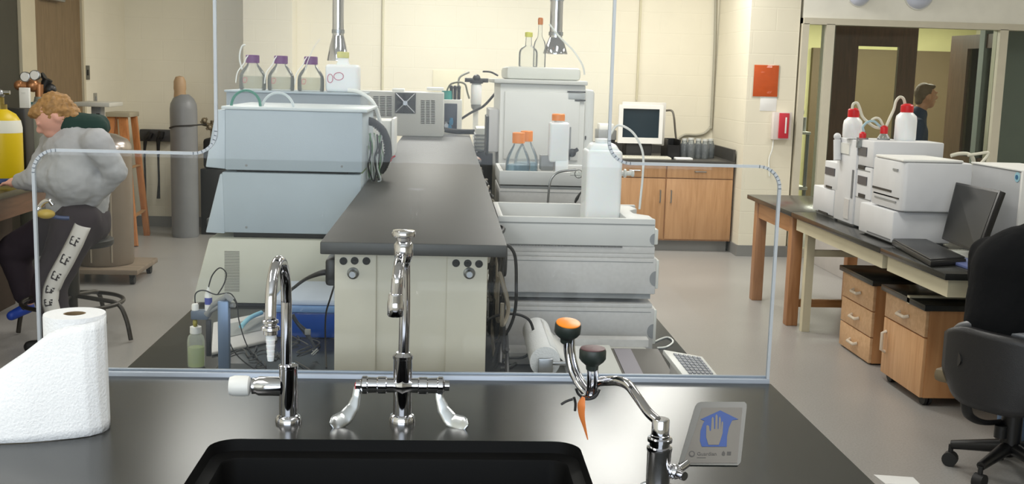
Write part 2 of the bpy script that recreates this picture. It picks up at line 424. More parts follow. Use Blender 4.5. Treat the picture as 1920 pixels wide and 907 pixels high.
# left wall: brown door with frame, dark doorway further forward
dz = 2.13
structure('door_1', M().box(XL, XL+.03, 8.50, 9.56, 0, dz), DOORW)
structure('trim_2', M().box(XL, XL+.05, 8.22, 8.50, 0, dz+.05).box(XL, XL+.05, 9.56, 9.61, 0, dz+.05).box(XL, XL+.05, 8.2, 9.61, dz, dz+.06), mat('door_frame_paint', (196, 186, 160), .5))
structure('door_2', M().box(XL, XL+.03, 7.3, 8.21, 0, dz), mat('dark_door', (44, 42, 30), .5, noise=.1))
t = thing('door_closer', 'silver door closer at the top of the brown door on the left', 'door closer', PX(90, 3, XL+.03))
M().box(XL+.03, XL+.09, 8.62, 9.05, 2.02, 2.10, .01).done('closer_body', STEEL, t)
M().cyl((XL+.06, 8.7, 2.08), (XL+.06, 8.7, 2.13), .014).obox(Vector((XL+.1, 8.85, 2.115)), Vector((.5, .85, 0)).normalized(), Vector((-.85, .5, 0)).normalized(), Vector((0, 0, 1)), .16, .012, .006).done('closer_arm', STEEL, t)
def wallplate(name, label, cat, p, axis, wd, ht, base, inner, dark):
    t = thing(name, label, cat, p)
    if axis == 'X':
        M().box(p.x, p.x+.008, p.y-wd/2, p.y+wd/2, p.z-ht/2, p.z+ht/2, .002).done('cover_plate', base, t)
        M().box(p.x+.008, p.x+.014, p.y-wd/6, p.y+wd/6, p.z-ht/5, p.z+ht/5, .001).done(inner, dark, t)
    else:
        M().box(p.x-wd/2, p.x+wd/2, p.y-.008, p.y, p.z-ht/2, p.z+ht/2, .002).done('cover_plate', base, t)
        M().box(p.x-wd/6, p.x+wd/6, p.y-.014, p.y-.008, p.z-ht/5, p.z+ht/5, .001).done(inner, dark, t)
wallplate('light_switch', 'dark grey light switch beside the brown door', 'light switch', PX(163, 136, XL), 'X', .11, .12, mat('grey_metal_plate', (92, 92, 84), .4, .3), 'toggle', BLACKP)
wallplate('wall_outlet', 'small grey wall outlet low to the right of the brown door', 'outlet', PX(178, 185, XL), 'X', .08, .1, mat('outlet_plate', (150, 148, 138), .5), 'socket', GREYM)

# ---- things on the back wall
def pipe(name, pts, r, mt, label, cat, group=None):
    return M().tube(pts, r, 12, smooth=False).done(name, mt, label=label, cat=cat, group=group)
CONDM = mat('painted_conduit', (206, 200, 172), .4)
yb = YB-.02
a = PY(716, 240, yb); pipe('conduit', [(a.x, yb, .9), (a.x, yb, ZC)], .012, CONDM, 'thin cream conduit running up the back wall above the fan instrument', 'conduit')
a = PY(1194, 180, yb); pipe('conduit', [(a.x, yb, 1.35), (a.x, yb, ZC)], .010, CONDM, 'thin cream conduit on the back wall above the desktop monitor', 'conduit')
p = [PY(x, y, yb) for x, y in ((1344, -150), (1341, 60), (1334, 225), (1332, 238), (1322, 249), (1306, 253), (1284, 253), (1270, 262))]
M().tube(p, .014, 12).done('conduit', mat('grey_conduit', (168, 164, 148), .4), label='grey pipe coming down the wall and bending left over the glass jars', cat='conduit')
m = M(); a = PY(812, 131, YB); b2 = PY(868, 225, YB); m.box(a.x, b2.x, YB-.012, YB, b2.z, a.z, .003)
m.done('wall_panel', mat('access_panel', (222, 216, 190), .5), label='pale flat panel on the back wall left of the filter cartridge', cat='panel')
# filter cartridge on the wall with hoses
Yf = 8.6
c = PY(893, 175, Yf)
t = thing('filter_cartridge', 'white filter cartridge with black fittings and hoses behind the island bench', 'filter', PY(893, 198, Yf))
k = Yf/2080
M().lathe([(.0, -.085), (.035, -.085), (.042, -.075), (.042, .06), (.036, .07), (.036, .075), (0, .075)], c).done('housing', NATP, t)
M().cyl(c+Vector((0, 0, .075)), c+Vector((0, 0, .1)), .05).cyl(c+Vector((-.09, 0, .1)), c+Vector((.09, 0, .1)), .016).sph(c+Vector((0, 0, .115)), .03).done('filter_head', DARKP, t)
M().lathe([(.0, -.13), (.02, -.13), (.036, -.11), (.04, -.085), (0, -.085)], c).done('drain_cap', GREYM, t)
M().tube([PY(880, 135, Yf), PY(862, 145, Yf), PY(858, 165, Yf), PY(845, 178, Yf-.1), PY(838, 186, Yf-.3)], .008).done('hose', mat('grey_hose', (150, 150, 140), .5), t)
M().tube([PY(905, 134, Yf), PY(920, 135, Yf), PY(934, 142, Yf)], .007).done('hose', DARKP, t)
M().box(c.x-.02, c.x+.02, Yf+.04, Yf+.06, .0, c.z+.1).box(c.x-.15, c.x+.15, Yf-.05, Yf+.2, 0, .02).done('mounting_post', GREYL, t)
M().tube([PY(866, 222, 7.4), PY(885, 210, 7.3), PY(905, 200, 7.1), PY(920, 185, 6.9), PY(934, 168, 6.75)], .008).done('instrument_lead', CABLE, t)

# ---- orange notice, papers, call box on the column
def flatpx(name, x0, y0, x1, y1, Y, th, mt, label, cat, parent=None):
    a = PY(x0, (y0+y1)/2, Y); b2 = PY(x1, (y0+y1)/2, Y); u = PY((x0+x1)/2, y1, Y); v = PY((x0+x1)/2, y0, Y)
    return M().box(a.x, b2.x, Y-th, Y, u.z, v.z, .0005).done(name, mt, parent, label=label, cat=cat)
NOT = mat('orange_card', (252, 112, 44), .55, noise=.06, scale=20)
t = thing('orange_notice', 'orange notice in a shiny sleeve taped to the cream column', 'sign', PY(1436, 182, YP-.001))
flatpx('notice_sheet', 1413, 122, 1459, 181, YP-.001, .003, NOT, None, None, t)
flatpx('plastic_sleeve', 1411, 121, 1461, 183, YP-.005, .0008, clear('sleeve_film', ior=1.3), None, None, t)
flatpx('paper_note', 1425, 181, 1456, 208, YP-.001, .002, PAPER, 'small blank white paper hanging below the orange notice', 'paper')
t = thing('wall_call_box', 'red and white box mounted on the column beside the glazed partition', 'alarm box', PY(1462, 262, YP))
flatpx('housing', 1446, 210, 1479, 261, YP-.002, .07, mat('offwhite_plastic', (214, 205, 200), .5), None, None, t)
flatpx('red_cover', 1460, 212, 1478, 259, YP-.072, .02, mat('red_cover', (196, 44, 60), .45), None, None, t)
flatpx('lettering_strip', 1472, 220, 1475, 250, YP-.092, .001, PAPER, None, None, t)
a = PY(1450, 262, YP-.03); b2 = PY(1443, 330, YP-.02)
M().tube([a, PY(1448, 280, YP-.03), PY(1442, 300, YP-.02), b2], .006).done('cord', CABLEW, t)
for i, (x, lb) in enumerate(((1610, 'pale rounded fixture high over the walnut door, left one of two'), (1722, 'pale rounded fixture high over the window frames, right one of two'))):
    c = PY(x, -9, YP); s = .10+.03*i
    t = thing('wall_light', lb, 'wall light', c)
    M().lathe([(s, 0), (s, .02), (s*.9, .02)], c, dirv=(0, -1, 0)).done('back_plate', GREYL, t)
    M().lathe([(s*.92, .02), (s*.85, .06), (s*.55, .1), (0, .115)], c, dirv=(0, -1, 0)).done('dome', mat('pale_blue_dome', (196, 202, 220), .3), t)

# ================================================================ casework on the back wall, right
t = thing('base_cabinet', 'oak base cabinet unit with drawers and doors against the back wall', 'cabinet', (2.0, 10.0, 0))
yc = 9.95; xr = CX-.02
xm = PY(1246, 400, yc).x; xm2 = PY(1365, 400, yc).x; xl = xm-(xm2-xm)*1.0
zt = PY(1300, 308, yc).z; zd = PY(1300, 335, yc).z; zb = PY(1300, 455, yc).z
M().box(xl-.6, xr, yc+.02, YB-.01, .1, zt).done('carcass', OAKD, t, smooth=False)
M().box(xl-.6, xr-.02, yc+.07, YB-.02, 0, .1).done('toe_kick', BASEM, t, smooth=False)
for i, (xa, xb) in enumerate(((xl, xm), (xm, xr))):
    d = M().box(xa+.006, xb-.006, yc, yc+.02, zd+.004, zt-.004, .002).done('drawer', OAK, t)
    cx = (xa+xb)/2
    M().tube([(cx-.05, yc, (zd+zt)/2), (cx-.05, yc-.022, (zd+zt)/2), (cx+.05, yc-.022, (zd+zt)/2), (cx+.05, yc, (zd+zt)/2)], .006, 8, False).done('handle', STEEL, d)
    d = M().box(xa+.006, xb-.006-.0*i, yc, yc+.02, .115, zd-.004, .002).done('door', OAK, t)
    hx = xb-.05 if i == 0 else xa+.05
    M().tube([(hx, yc, zd-.11), (hx, yc-.022, zd-.11), (hx, yc-.022, zd-.22), (hx, yc, zd-.22)], .006, 8, False).done('handle', STEEL, d)
M().box(xl-.62, xr+.0, yc-.03, YB-.005, zt, zt+.034, .003).done('worktop', EPOXY2, label='black worktop on the oak base cabinets against the back wall', cat='worktop')
structure('trim_3', M().box(xr-.015, xr+.005, yc-.0, YB-.035, zt+.034, zt+.14, .002), EPOXY2)
structure('trim_4', M().box(xl-.6, xr, YB-.03, YB-.008, zt+.034, zt+.13, .002), EPOXY2)
zw = zt+.034
def onw(px, Y): return Vector((PY(px, 280, Y).x, Y, zw))
# monitor
t = thing('desktop_monitor', 'boxy white desktop monitor with dark screen on the oak cabinets', 'monitor', onw(1203, 10.3))
Ym = 10.15
a = PY(1160, 230, Ym); b2 = PY(1243, 230, Ym); u = PY(1200, 269, Ym).z; v = PY(1200, 197, Ym).z
m = M()
sx0, sx1 = PY(1168, 230, Ym).x, PY(1236, 230, Ym).x; sz0, sz1 = PY(1200, 258, Ym).z, PY(1200, 204, Ym).z
m.box(a.x, sx0, Ym, Ym+.04, sz0, sz1).box(sx1, b2.x, Ym, Ym+.04, sz0, sz1).box(a.x, b2.x, Ym, Ym+.04, u, sz0).box(a.x, b2.x, Ym, Ym+.04, sz1, v)
m.done('bezel', WHITEP, t)
M().box(sx0-.005, sx1+.005, Ym+.012, Ym+.03, sz0-.005, sz1+.005).done('screen', mat('dark_screen', (38, 52, 60), .12), t)
M().hexa([Vector(q) for q in ((a.x+.03, Ym+.04, u+.02), (b2.x+.03, Ym+.04, u-.02), (b2.x-.05, Ym+.38, u+.02), (a.x+.08, Ym+.38, u+.02), (a.x+.03, Ym+.04, v+.03), (b2.x+.035, Ym+.04, v+.03), (b2.x-.05, Ym+.38, v-.05), (a.x+.08, Ym+.38, v-.05))], .01).done('rear_housing', mat('beige_grey_plastic', (198, 196, 190), .5), t)
M().box((a.x+b2.x)/2-.12, (a.x+b2.x)/2+.12, Ym+.04, Ym+.28, zw, u+.02, .01).done('stand', mat('dark_stand', (60, 60, 60), .5), t)
# keyboard
kb = thing('keyboard', 'cream keyboard lying in front of the white desktop monitor', 'keyboard', onw(1215, 9.99))
a = onw(1166, 10.0); b2 = onw(1258, 10.0)
M().box(a.x, b2.x, 9.95, 10.09, zw, zw+.02, .005).done('housing', mat('cream_keyboard', (222, 220, 206), .5), kb)
m = M()
for i in range(18):
    for j in range(5):
        m.box(a.x+.012+i*(b2.x-a.x-.024)/18, a.x+.012+(i+.85)*(b2.x-a.x-.024)/18, 9.957+j*.025, 9.957+j*.025+.02, zw+.02, zw+.026)
m.done('keys', mat('cream_key', (206, 204, 190), .5), kb, kind='stuff')
M().box(PY(1133, 275, 9.8).x, PY(1168, 275, 9.8).x, 9.94, 10.27, zw, zw+.035, .004).done('paper_stack', PAPER, label='stack of white papers left of the cream keyboard', cat='papers')
# small grey box with white top, left of monitor
t = thing('small_instrument', 'small grey box with fittings on top, left of the desktop monitor', 'instrument', onw(1140, 10.5))
m = M(); pbox(m, 1122, 244, 1156, 262, 10.3, .25); m.done('housing', GREYM, t)
m = M(); pbox(m, 1124, 232, 1152, 244, 10.33, .18, .01); m.done('cover', WHITEP, t)
M().box(PY(1122, 260, 10.3).x+.01, PY(1156, 260, 10.3).x-.01, 10.32, 10.53, zw, PY(1140, 261, 10.3).z).done('foot', DARKP, t)
# black basket + cable
bs = thing('wire_basket', 'black letter basket right of the desktop monitor', 'basket', onw(1262, 10.3))
a = onw(1251, 10.1); b2 = onw(1276, 10.1); zz = PY(1262, 262, 10.1).z
M().box(a.x, b2.x, 10.1, 10.4, zw, zw+.01).box(a.x, a.x+.01, 10.1, 10.4, zw, zz).box(b2.x-.01, b2.x, 10.1, 10.4, zw, zz).box(a.x, b2.x, 10.39, 10.4, zw, zz).box(a.x, b2.x, 10.1, 10.11, zw, zz-.05).done('basket_body', BLACKP, bs)
M().tube([PY(1249, 207, 10.5), PY(1260, 208, 10.45), PY(1264, 222, 10.42), PY(1266, 245, 10.42), PY(1268, 262, 10.42)], .01).done('monitor_cable', mat('grey_cable', (96, 92, 84), .5), label='grey cable curving from the monitor back down behind the basket', cat='cable')
# jars
JG = clear('jar_glass', (214, 220, 222), .05, 1.45, .22, (190, 196, 200))
def jar(px, Y, label, h=.17, r=.038):
    p = onw(px, Y); t = thing('glass_jar', label, 'jar', p, 'glass jars on the oak cabinet worktop')
    M().lathe([(r*.9, 0), (r, .01), (r, h*.72), (r*.7, h*.86), (r*.62, h)], p, 20).done('glass_body', JG, t)
    M().lathe([(r*.66, h-.006), (r*.7, h+.012), (0, h+.014)], p, 20).done('lid', mat('frosted_lid', (214, 216, 212), .4), t); return t
jar(1283, 10.25, 'clear glass jar nearest the black basket')
jar(1295, 10.2, 'milky glass jar second from the basket, in front of the row', .18, .04)
jar(1309, 10.28, 'clear glass jar in the middle of the row on the worktop')
jar(1322, 10.24, 'clear glass jar second from the black side splash')
jar(1332, 10.33, 'clear glass jar nearest the black side splash')
M().box(onw(1268, 9.98).x, onw(1300, 9.98).x, 9.97, 10.08, zw, zw+.02, .006).done('cloth_wipe', PAPER, label='crumpled white wipe on the worktop before the glass jars', cat='wipe')

# ================================================================ front counter with sink
ZT = .914
CL, CR, CF, CB = -.83, .69, 1.15, 2.241
sx0, sx1, sy0, sy1 = -.392, .236, 1.30, 1.855
t = thing('lab_sink_counter', 'black resin sink counter in the foreground', 'counter', (-.07, 1.7, 0))
sink_hole = rrect(sx0, sx1, sy0, sy1, .045)
m = plate('x', [(CL, CF), (CR, CF), (CR, CB), (CL, CB)], [sink_hole], ZT-.03, ZT, EPOXY)
m.done('countertop', EPOXY, t)
# sink: sloped rim then deep basin
m = M()
def ring(off, z, r): return [Vector((x, y, z)) for x, y in rrect(sx0+off, sx1-off, sy0+off, sy1-off, r)]
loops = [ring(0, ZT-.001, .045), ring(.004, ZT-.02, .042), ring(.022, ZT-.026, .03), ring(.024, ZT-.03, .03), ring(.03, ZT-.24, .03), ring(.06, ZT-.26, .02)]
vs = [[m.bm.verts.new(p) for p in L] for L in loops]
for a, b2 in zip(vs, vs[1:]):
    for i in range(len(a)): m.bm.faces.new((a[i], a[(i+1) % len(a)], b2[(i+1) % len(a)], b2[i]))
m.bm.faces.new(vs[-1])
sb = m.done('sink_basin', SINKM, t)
M().lathe([(.0, 0), (.03, 0), (.035, .004), (.03, .006), (0, .003)], (-.08, 1.6, ZT-.26)).done('drain', STEEL, sb)
for k, (a, b2) in enumerate(((CL+.03, -.45), (.28, CR-.03))):
    M().box(a, b2, CF+.05, CB-.02, .1, ZT-.031).done('cabinet_side', CREAMM, t, smooth=False)
M().box(-.45, .28, CF+.05, CF+.07, .1, ZT-.031).done('cabinet_panel', CREAMM, t, smooth=False)
M().box(-.45, .28, CB-.04, CB-.02, .1, ZT-.031).done('cabinet_panel', CREAMM, t, smooth=False)
M().box(CL+.06, CR-.06, CF+.1, CB-.03, 0, .1).done('toe_kick', BASEM, t, smooth=False)

# ---------------------------------------------------------------- acrylic splash shield
YS = 2.25
t = thing('splash_shield', 'clear acrylic splash shield with bright edge behind the sink', 'shield', (-.07, YS, ZT))
def S(px, py): p = PY(px, py, YS); return (p.x, p.z)
xl_, xli, xri, xr_ = S(66, 400)[0], S(404, 120)[0], S(1148, 120)[0], S(1452, 500)[0]
zs = S(700, 296)[1]; ztop = 1.95; zs = 1.372
def arc(cx, cz, r, a0, a1, n=8): return [(cx+r*cos(radians(a0+(a1-a0)*k/n)), cz+r*sin(radians(a0+(a1-a0)*k/n))) for k in range(n+1)]
out = [(xl_, ZT+.006)]+arc(xl_+.045, zs-.045, .045, 180, 90)+arc(xli-.045, zs+.045, .045, 270, 360)+[(xli, ztop), (xri, ztop)]+arc(xri+.045, zs+.045, .045, 180, 270)+arc(xr_-.045, zs-.045, .045, 90, 0)+[(xr_, ZT+.006)]
M().prism(out, YS-.003, YS+.003, 'Y').done('clear_sheet', ACRYL, t, smooth=False)
m = M(); e = .0036
for i in range(len(out)-1):
    if i == len(out)//2-1 and False: continue
    p = Vector((out[i][0], YS, out[i][1])); q = Vector((out[i+1][0], YS, out[i+1][1])); d = q-p
    if d.length < 1e-5: continue
    d.normalize(); n = d.cross(Vector((0, 1, 0)))
    m.obox((p+q)/2+n*0, d, Vector((0, 1, 0)), n, (q-p).length/2+.0008, .0042, .0030)
m.done('polished_edge', ACRE, t, smooth=False)
M().box(CL, CR-.002, YS-.008, YS+.012, ZT-.03, ZT+.009, .0015).box(CL, CR-.002, YS+.004, YS+.012, ZT+.008, ZT+.013, .001).done('base_rail', ALU, t)
e2 = t['label']

# ---------------------------------------------------------------- paper towel roll
YT = 1.955
c = PY(140, 587, YT); zt_ = c.z; rr = (PY(197, 590, YT).x-PY(83, 590, YT).x)/2
t = thing('paper_towel_roll', 'white paper towel roll with a loose sheet pulled out to the left', 'paper towel', (c.x, YT, ZT))
m = M().lathe([(rr*.36, 0), (rr, 0), (rr*1.0, .01), (rr, zt_-ZT-.004), (rr*.985, zt_-ZT), (rr*.36, zt_-ZT), (rr*.36, 0)], (c.x, YT, ZT), 56, cap=False)
m.done('roll', PAPERW, t)
M().lathe([(rr*.36, .002), (rr*.36, zt_-ZT-.0005), (rr*.31, zt_-ZT-.0005), (rr*.31, .002), (rr*.36, .002)], (c.x, YT, ZT), 40, cap=False).done('cardboard_core', CARD, t)
# loose sheet: leaves the roll at its front right and sweeps to the left
bot = [PZ(x, y, ZT+.001) for x, y in ((206, 795), (203, 803), (190, 811), (168, 817), (140, 821), (100, 825), (50, 829), (0, 831), (-60, 832), (-140, 830))]
top = [Vector((c.x+rr*1.01*cos(a), YT+rr*1.01*sin(a), zt_-.002)) for a in [radians(v) for v in (0, -25, -55, -85, -115, -140)]]
tp = []
for i, (x, y) in enumerate(((198, 591), (194, 597), (178, 603), (155, 608), (128, 611), (95, 622), (44, 662), (0, 692), (-60, 735), (-140, 800))):
    Yk = YT+rr*[0, -.45, -.8, -1.0, -1.02, -1.15, -1.55, -1.8, -2.1, -2.6][i]
    tp.append(PY(x, y, Yk))
def sheet(u, v):
    k = u*(len(bot)-1); i = min(int(k), len(bot)-2); f = k-i
    b0 = bot[i]*(1-f)+bot[i+1]*f; t0 = tp[i]*(1-f)+tp[i+1]*f
    p = b0*(1-v)+t0*v
    return p+Vector((0, -.006*sin(pi*v)*min(1, u*4), 0))
m = M(); m.grid(sheet, 54, 12); m.done('loose_sheet', PAPERW, t, solid=.0012)

# ---------------------------------------------------------------- gooseneck faucet, left
c = PZ(541, 790, ZT); Y0 = c.y
t = thing('gooseneck_faucet', 'small chrome gooseneck faucet with white knob and serrated white tip', 'faucet', c)
zc = PY(540, 724, Y0).z; zb = PY(540, 684, Y0).z
M().lathe([(.0235, 0), (.0235, .006), (.020, .012), (.0165, .014), (.0165, zb-ZT-.006), (.0175, zb-ZT-.005), (.0175, zb-ZT), (.010, zb-ZT+.003)], c, 32).done('body', CHROME, t)
M().lathe([(.0, 0), (.0175, 0), (.0175, .04), (.0145, .045), (.0145, .052), (0, .052)], (c.x-.012, Y0, zc), 28, dirv=(-1, 0, 0)).done('side_valve', CHROME, t)
M().lathe([(.013, .06), (.0175, .062), (.0185, .068), (.0185, .088), (.016, .096), (0, .098)], (c.x-.008, Y0, zc), 20, dirv=(-1, 0, 0)).done('white_knob', WHITEP, t, label='round white plastic knob')
yf = Y0-.115
rz = [PY(537, y, Y0) for y in (684, 600, 560)]
pts = [Vector((rz[0].x, Y0, rz[0].z)), Vector((rz[1].x, Y0, rz[1].z)), Vector((rz[2].x, Y0, rz[2].z))]
A = Vector((rz[2].x, Y0, 0)); Bx = PY(507, 560, yf).x; za = rz[2].z-.005; ztp = PY(522, 489, (Y0+yf)/2).z
R_ = (Y0-yf)/2
for k in range(0, 9):
    a = pi*k/8; pts.append(Vector((A.x+(Bx-A.x)*(1-cos(a))/2, Y0-(Y0-yf)*(1-cos(a))/2, za+(ztp-za)*sin(a))))
e_ = PY(507, 598, yf); pts.append(e_)
M().tube(pts, .0095, 18).done('spout', CHROME, t)
nz = M().lathe([(.0095, .0), (.0135, -.002), (.0135, -.006), (.0105, -.008), (.0105, -.011), (.0150, -.013), (.0155, -.018), (.0115, -.020), (.0115, -.026), (.008, -.028)], e_, 28).done('nozzle', CHROME, t)
prof = []; z = -.026
for k in range(5): prof += [(.0086-.0006*k, z), (.0074-.0006*k, z-.009)]; z -= .0092
M().lathe([(.004, -.024)]+prof+[(.003, z)], e_, 20).done('serrated_tip', NATP, nz, label='white serrated hose tip')

# ---------------------------------------------------------------- double handle faucet, centre
c = PZ(754, 790, ZT); Y0 = c.y
t = thing('mixer_faucet', 'tall chrome mixer faucet with two wrist blade handles', 'faucet', c)
zc = PY(755, 722, Y0).z; zb = PY(755, 668, Y0).z
M().lathe([(.0240, 0), (.0240, .006), (.021, .013), (.0172, .015), (.0172, zb-ZT-.004), (.0185, zb-ZT-.003), (.0185, zb-ZT+.002), (.0120, zb-ZT+.008)], c, 32).sph((c.x, Y0, zc), .019, 20, (1, 1, .9)).done('body', CHROME, t)
for sgn, x1 in ((-1, 682), (1, 828)):
    L = abs(PY(x1, 722, Y0).x-c.x)
    arm = M().lathe([(.021, 0), (.0135, .016), (.0135, .028), (.0155, .030), (.0155, .044), (.0138, .046), (.0145, L-.008), (.0165, L-.006), (.0165, L+.002), (.009, L+.006), (.009, L+.014), (0, L+.014)], (c.x, Y0, zc), 28, dirv=(sgn, 0, 0)).done('valve_arm', CHROME, t)
    # wrist blade
    P = [((670, 727), (822, 729))[sgn > 0], ((668, 745), (824, 748))[sgn > 0], ((662, 765), (832, 770))[sgn > 0], ((648, 784), (846, 790))[sgn > 0], ((630, 797), (866, 802))[sgn > 0], ((618, 801), (878, 808))[sgn > 0]]
    wv = [.0065, .0078, .0110, .0140, .0150, .0100]; yy = [Y0-.003, Y0-.008, Y0-.016, Y0-.026, Y0-.036, Y0-.042]
    cen = [PY(x, y-2, q) for (x, y), q in zip(P, yy)]
    for q in cen: q.z = max(q.z, ZT+.008)
    m = M()
    ring_prev = None; rings = []
    N = 30
    def samp(L, k):
        f = k/(N)*(len(L)-1); i = min(int(f), len(L)-2); f -= i; return L[i]*(1-f)+L[i+1]*f
    for k in range(N+1):
        p = samp(cen, k); d = (samp(cen, min(k+1, N))-samp(cen, max(k-1, 0))).normalized()
        wd = samp(wv, k); 
        if k > N-3: wd *= (.9, .6, .25)[k-(N-2)]
        sidev = d.cross(Vector((0, -1, .35)).normalized()).normalized(); up_ = sidev.cross(d).normalized()
        rings.append([m.bm.verts.new(p+sidev*wd*cos(2*pi*q/14)+up_*.0028*sin(2*pi*q/14)) for q in range(14)])
    for a, b2 in zip(rings, rings[1:]):
        for q in range(14): m.bm.faces.new((a[q], a[(q+1) % 14], b2[(q+1) % 14], b2[q]))
    m.bm.faces.new(rings[0]); m.bm.faces.new(rings[-1])
    h = m.done('blade_handle', mat('satin_chrome', (200, 203, 205), .25, metal=1), t)
    if sgn < 0: M().lathe([(.0075, 0), (.0075, .004), (0, .004)], PY(668, 724, Y0)-Vector((-.002, 0, 0)), 16, dirv=(-1, 0, 0)).done('hot_index', REDP, h, label='small red index button')
yf = Y0-.14
A = PY(759, 500, Y0); yf_x = PY(745, 520, yf).x
za = PY(757, 505, Y0).z; ztp = PY(757, 474, Y0-.05).z
pts = [Vector((c.x+.001, Y0, zb)), Vector((c.x+.002, Y0, (zb+za)/2)), Vector((A.x, Y0, za))]
zf = PY(744, 545, yf).z
for k in range(1, 8):
    a = pi*k/8; pts.append(Vector((A.x+(yf_x-A.x)*(1-cos(a))/2, Y0-(Y0-yf)*(1-cos(a))/2, za+(ztp-za)*sin(a)*1.0-(1-cos(a))/2*(za-zf)*.5)))
pts += [Vector((yf_x, yf, PY(745, 525, yf).z)), PY(743, 560, yf)]
M().tube(pts, .0098, 18).done('spout', CHROME, t)
e_ = PY(742, 556, yf)
M().lathe([(.0105, .006), (.0125, .003), (.0125, -.006), (.0138, -.008), (.0138, -.030), (.0120, -.033), (.0105, -.0335), (0, -.03)], e_, 30).done('aerator', CHROME, t)
bk = PY(757, 447, Y0-.06)
M().lathe([(.011, -.042), (.0135, -.040), (.0165, -.028), (.0165, -.010), (.012, -.004), (.0125, .002), (.020, .004), (.021, .010), (.019, .014), (0, .0155)], bk, 32).done('vacuum_breaker', CHROME, t)

# ---------------------------------------------------------------- eyewash on a swing arm, right
Ye = 1.62
c = PY(1239, 789, Ye); c0 = Vector((c.x, Ye, ZT))
t = thing('eyewash_station', 'chrome swing arm eyewash with two dark spray heads and push sign', 'eyewash', c0)
H = c.z-ZT+.004
M().lathe([(.028, 0), (.028, .008), (.0185, .012), (.0185, H-.052), (.0195, H-.050), (.0195, H-.045), (.0155, H-.044), (.0155, H-.037), (.0190, H-.036), (.0190, H-.031), (.0145, H-.030), (.0145, H-.026), (.0135, H-.025), (.0135, H-.002), (.012, H), (0, H)], c0, 32).done('pedestal', CHROME, t)
kn = PY(1264, 884, Ye)
M().cyl((c.x, Ye, kn.z), kn, .009).sph(kn, .012, 18).cyl(kn, kn+Vector((.012, -.02, 0)), .007).done('side_valve', CHROME, t)
pts = [PY(1232, 788, Ye), PY(1215, 772, Ye+.02), PY(1192, 740, Ye+.06), PY(1178, 722, Ye+.09), PY(1160, 714, Ye+.12), PY(1140, 714, Ye+.15), PY(1122, 716, Ye+.165), PY(1105, 728, Ye+.17)]
M().tube(pts, .0075, 16, rr=[.0075, .0075, .0075, .008, .0085, .0085, .008, .008]).done('swing_arm', CHROME, t)
yh = Ye+.17
pts = [PY(1118, 735, yh), PY(1106, 741, yh), PY(1092, 730, yh+.01), PY(1080, 712, yh+.025), PY(1070, 690, yh+.035), PY(1064, 660, yh+.04), PY(1063, 632, yh+.04)]
M().tube(pts, .0062, 14).tube([p+Vector((.010, .006, .002)) for p in pts[1:]], .004, 12).done('branch_tube', CHROME, t)
pts = [PY(1100, 741, yh), PY(1108, 738, yh-.005), PY(1111, 715, yh-.01), PY(1111, 685, yh-.01)]
M().tube([p+Vector((-.0055, 0, 0)) for p in pts], .004, 12).tube([p+Vector((.0055, 0, 0)) for p in pts], .004, 12).done('branch_tube', CHROME, t)
DG = mat('dark_green_plastic', (38, 46, 42), .45)
def head(p, capm, lab, tilt):
    d = Vector(tilt).normalized()
    h = M().lathe([(.0075, -.024), (.0100, -.022), (.0108, -.015), (.0190, -.008), (.0224, -.003), (.0224, .010), (.0212, .013), (0, .013)], p, 28, dirv=d).done('spray_head', DG, t)
    M().lathe([(.0206, .0125), (.0206, .0145), (.017, .0155), (0, .0160)], p, 28, dirv=d).done('dust_cap', capm, h, label=lab)
head(PY(1064, 619, yh+.04), ORANGE, 'orange dust cap', (.05, -.22, .97))
head(PY(1111, 668, yh-.01), mat('maroon_cap', (90, 60, 62), .5), 'dull maroon dust cap', (0, -.02, 1))
m = M()
for pp in (((1074, 748), (1062, 752), (1052, 758)), ((1076, 744), (1079, 756), (1078, 770)), ((1088, 746), (1102, 748), (1116, 744), (1124, 730)), ((1080, 728), (1086, 740), (1104, 748), (1120, 738))):
    m.tube([PY(x, y, yh-.012) for x, y in pp], .0022, 8)
m.done('black_tie', CABLE, t)
pts = [PY(x, y, yh-.016) for x, y in ((1094, 744), (1090, 760), (1091, 780), (1096, 800), (1102, 824))]
M().tube(pts, .003, 8, rr=[.0035, .0085, .0065, .0035, .001], flat=.25).done('orange_tag', mat('orange_tag', (226, 130, 66), .5), t)
# push sign
y1, y2 = 1.735, 1.66
tl, tr, bl, br = PY(1306, 755, y1), PY(1399, 755, y1), PY(1274, 869, y2), PY(1388, 869, y2)
nrm = (tr-tl).cross(bl-tl).normalized()
if nrm.y > 0: nrm = -nrm
def UV(px, py, off=0):
    d = ray(px, py); o = Vector((0, 0, CZ)); tt = (tl-o).dot(nrm)/d.dot(nrm); return o+d*tt+nrm*off
def slab(name, pts, o0, o1, mt, parent, **kw):
    m = M()
    A = [m.bm.verts.new(UV(x, y, o0)) for x, y in pts]; B = [m.bm.verts.new(UV(x, y, o1)) for x, y in pts]
    m.bm.faces.new(A); m.bm.faces.new(B[::-1]); n = len(pts)
    for i in range(n): m.bm.faces.new((A[i], A[(i+1) % n], B[(i+1) % n], B[i]))
    return m.done(name, mt, parent, smooth=False, **kw)
pf = slab('push_flag', [(1314, 753), (1396, 753), (1400, 757), (1400, 764), (1389, 866), (1384, 872), (1276, 871), (1273, 866), (1303, 762), (1308, 755)], -.006, 0, mat('dark_grey_flag', (44, 48, 45), .3), t)
slab('sign_face', [(1316, 764), (1392, 764), (1382, 868), (1281, 868), (1300, 815)], 0, .0006, mat('brushed_sign', (92, 88, 82), .45), pf)
def ZZ(x, y): return 1260+x*160/1037, 740+y*140/907
BL = mat('sign_blue', (4, 58, 128), .5)
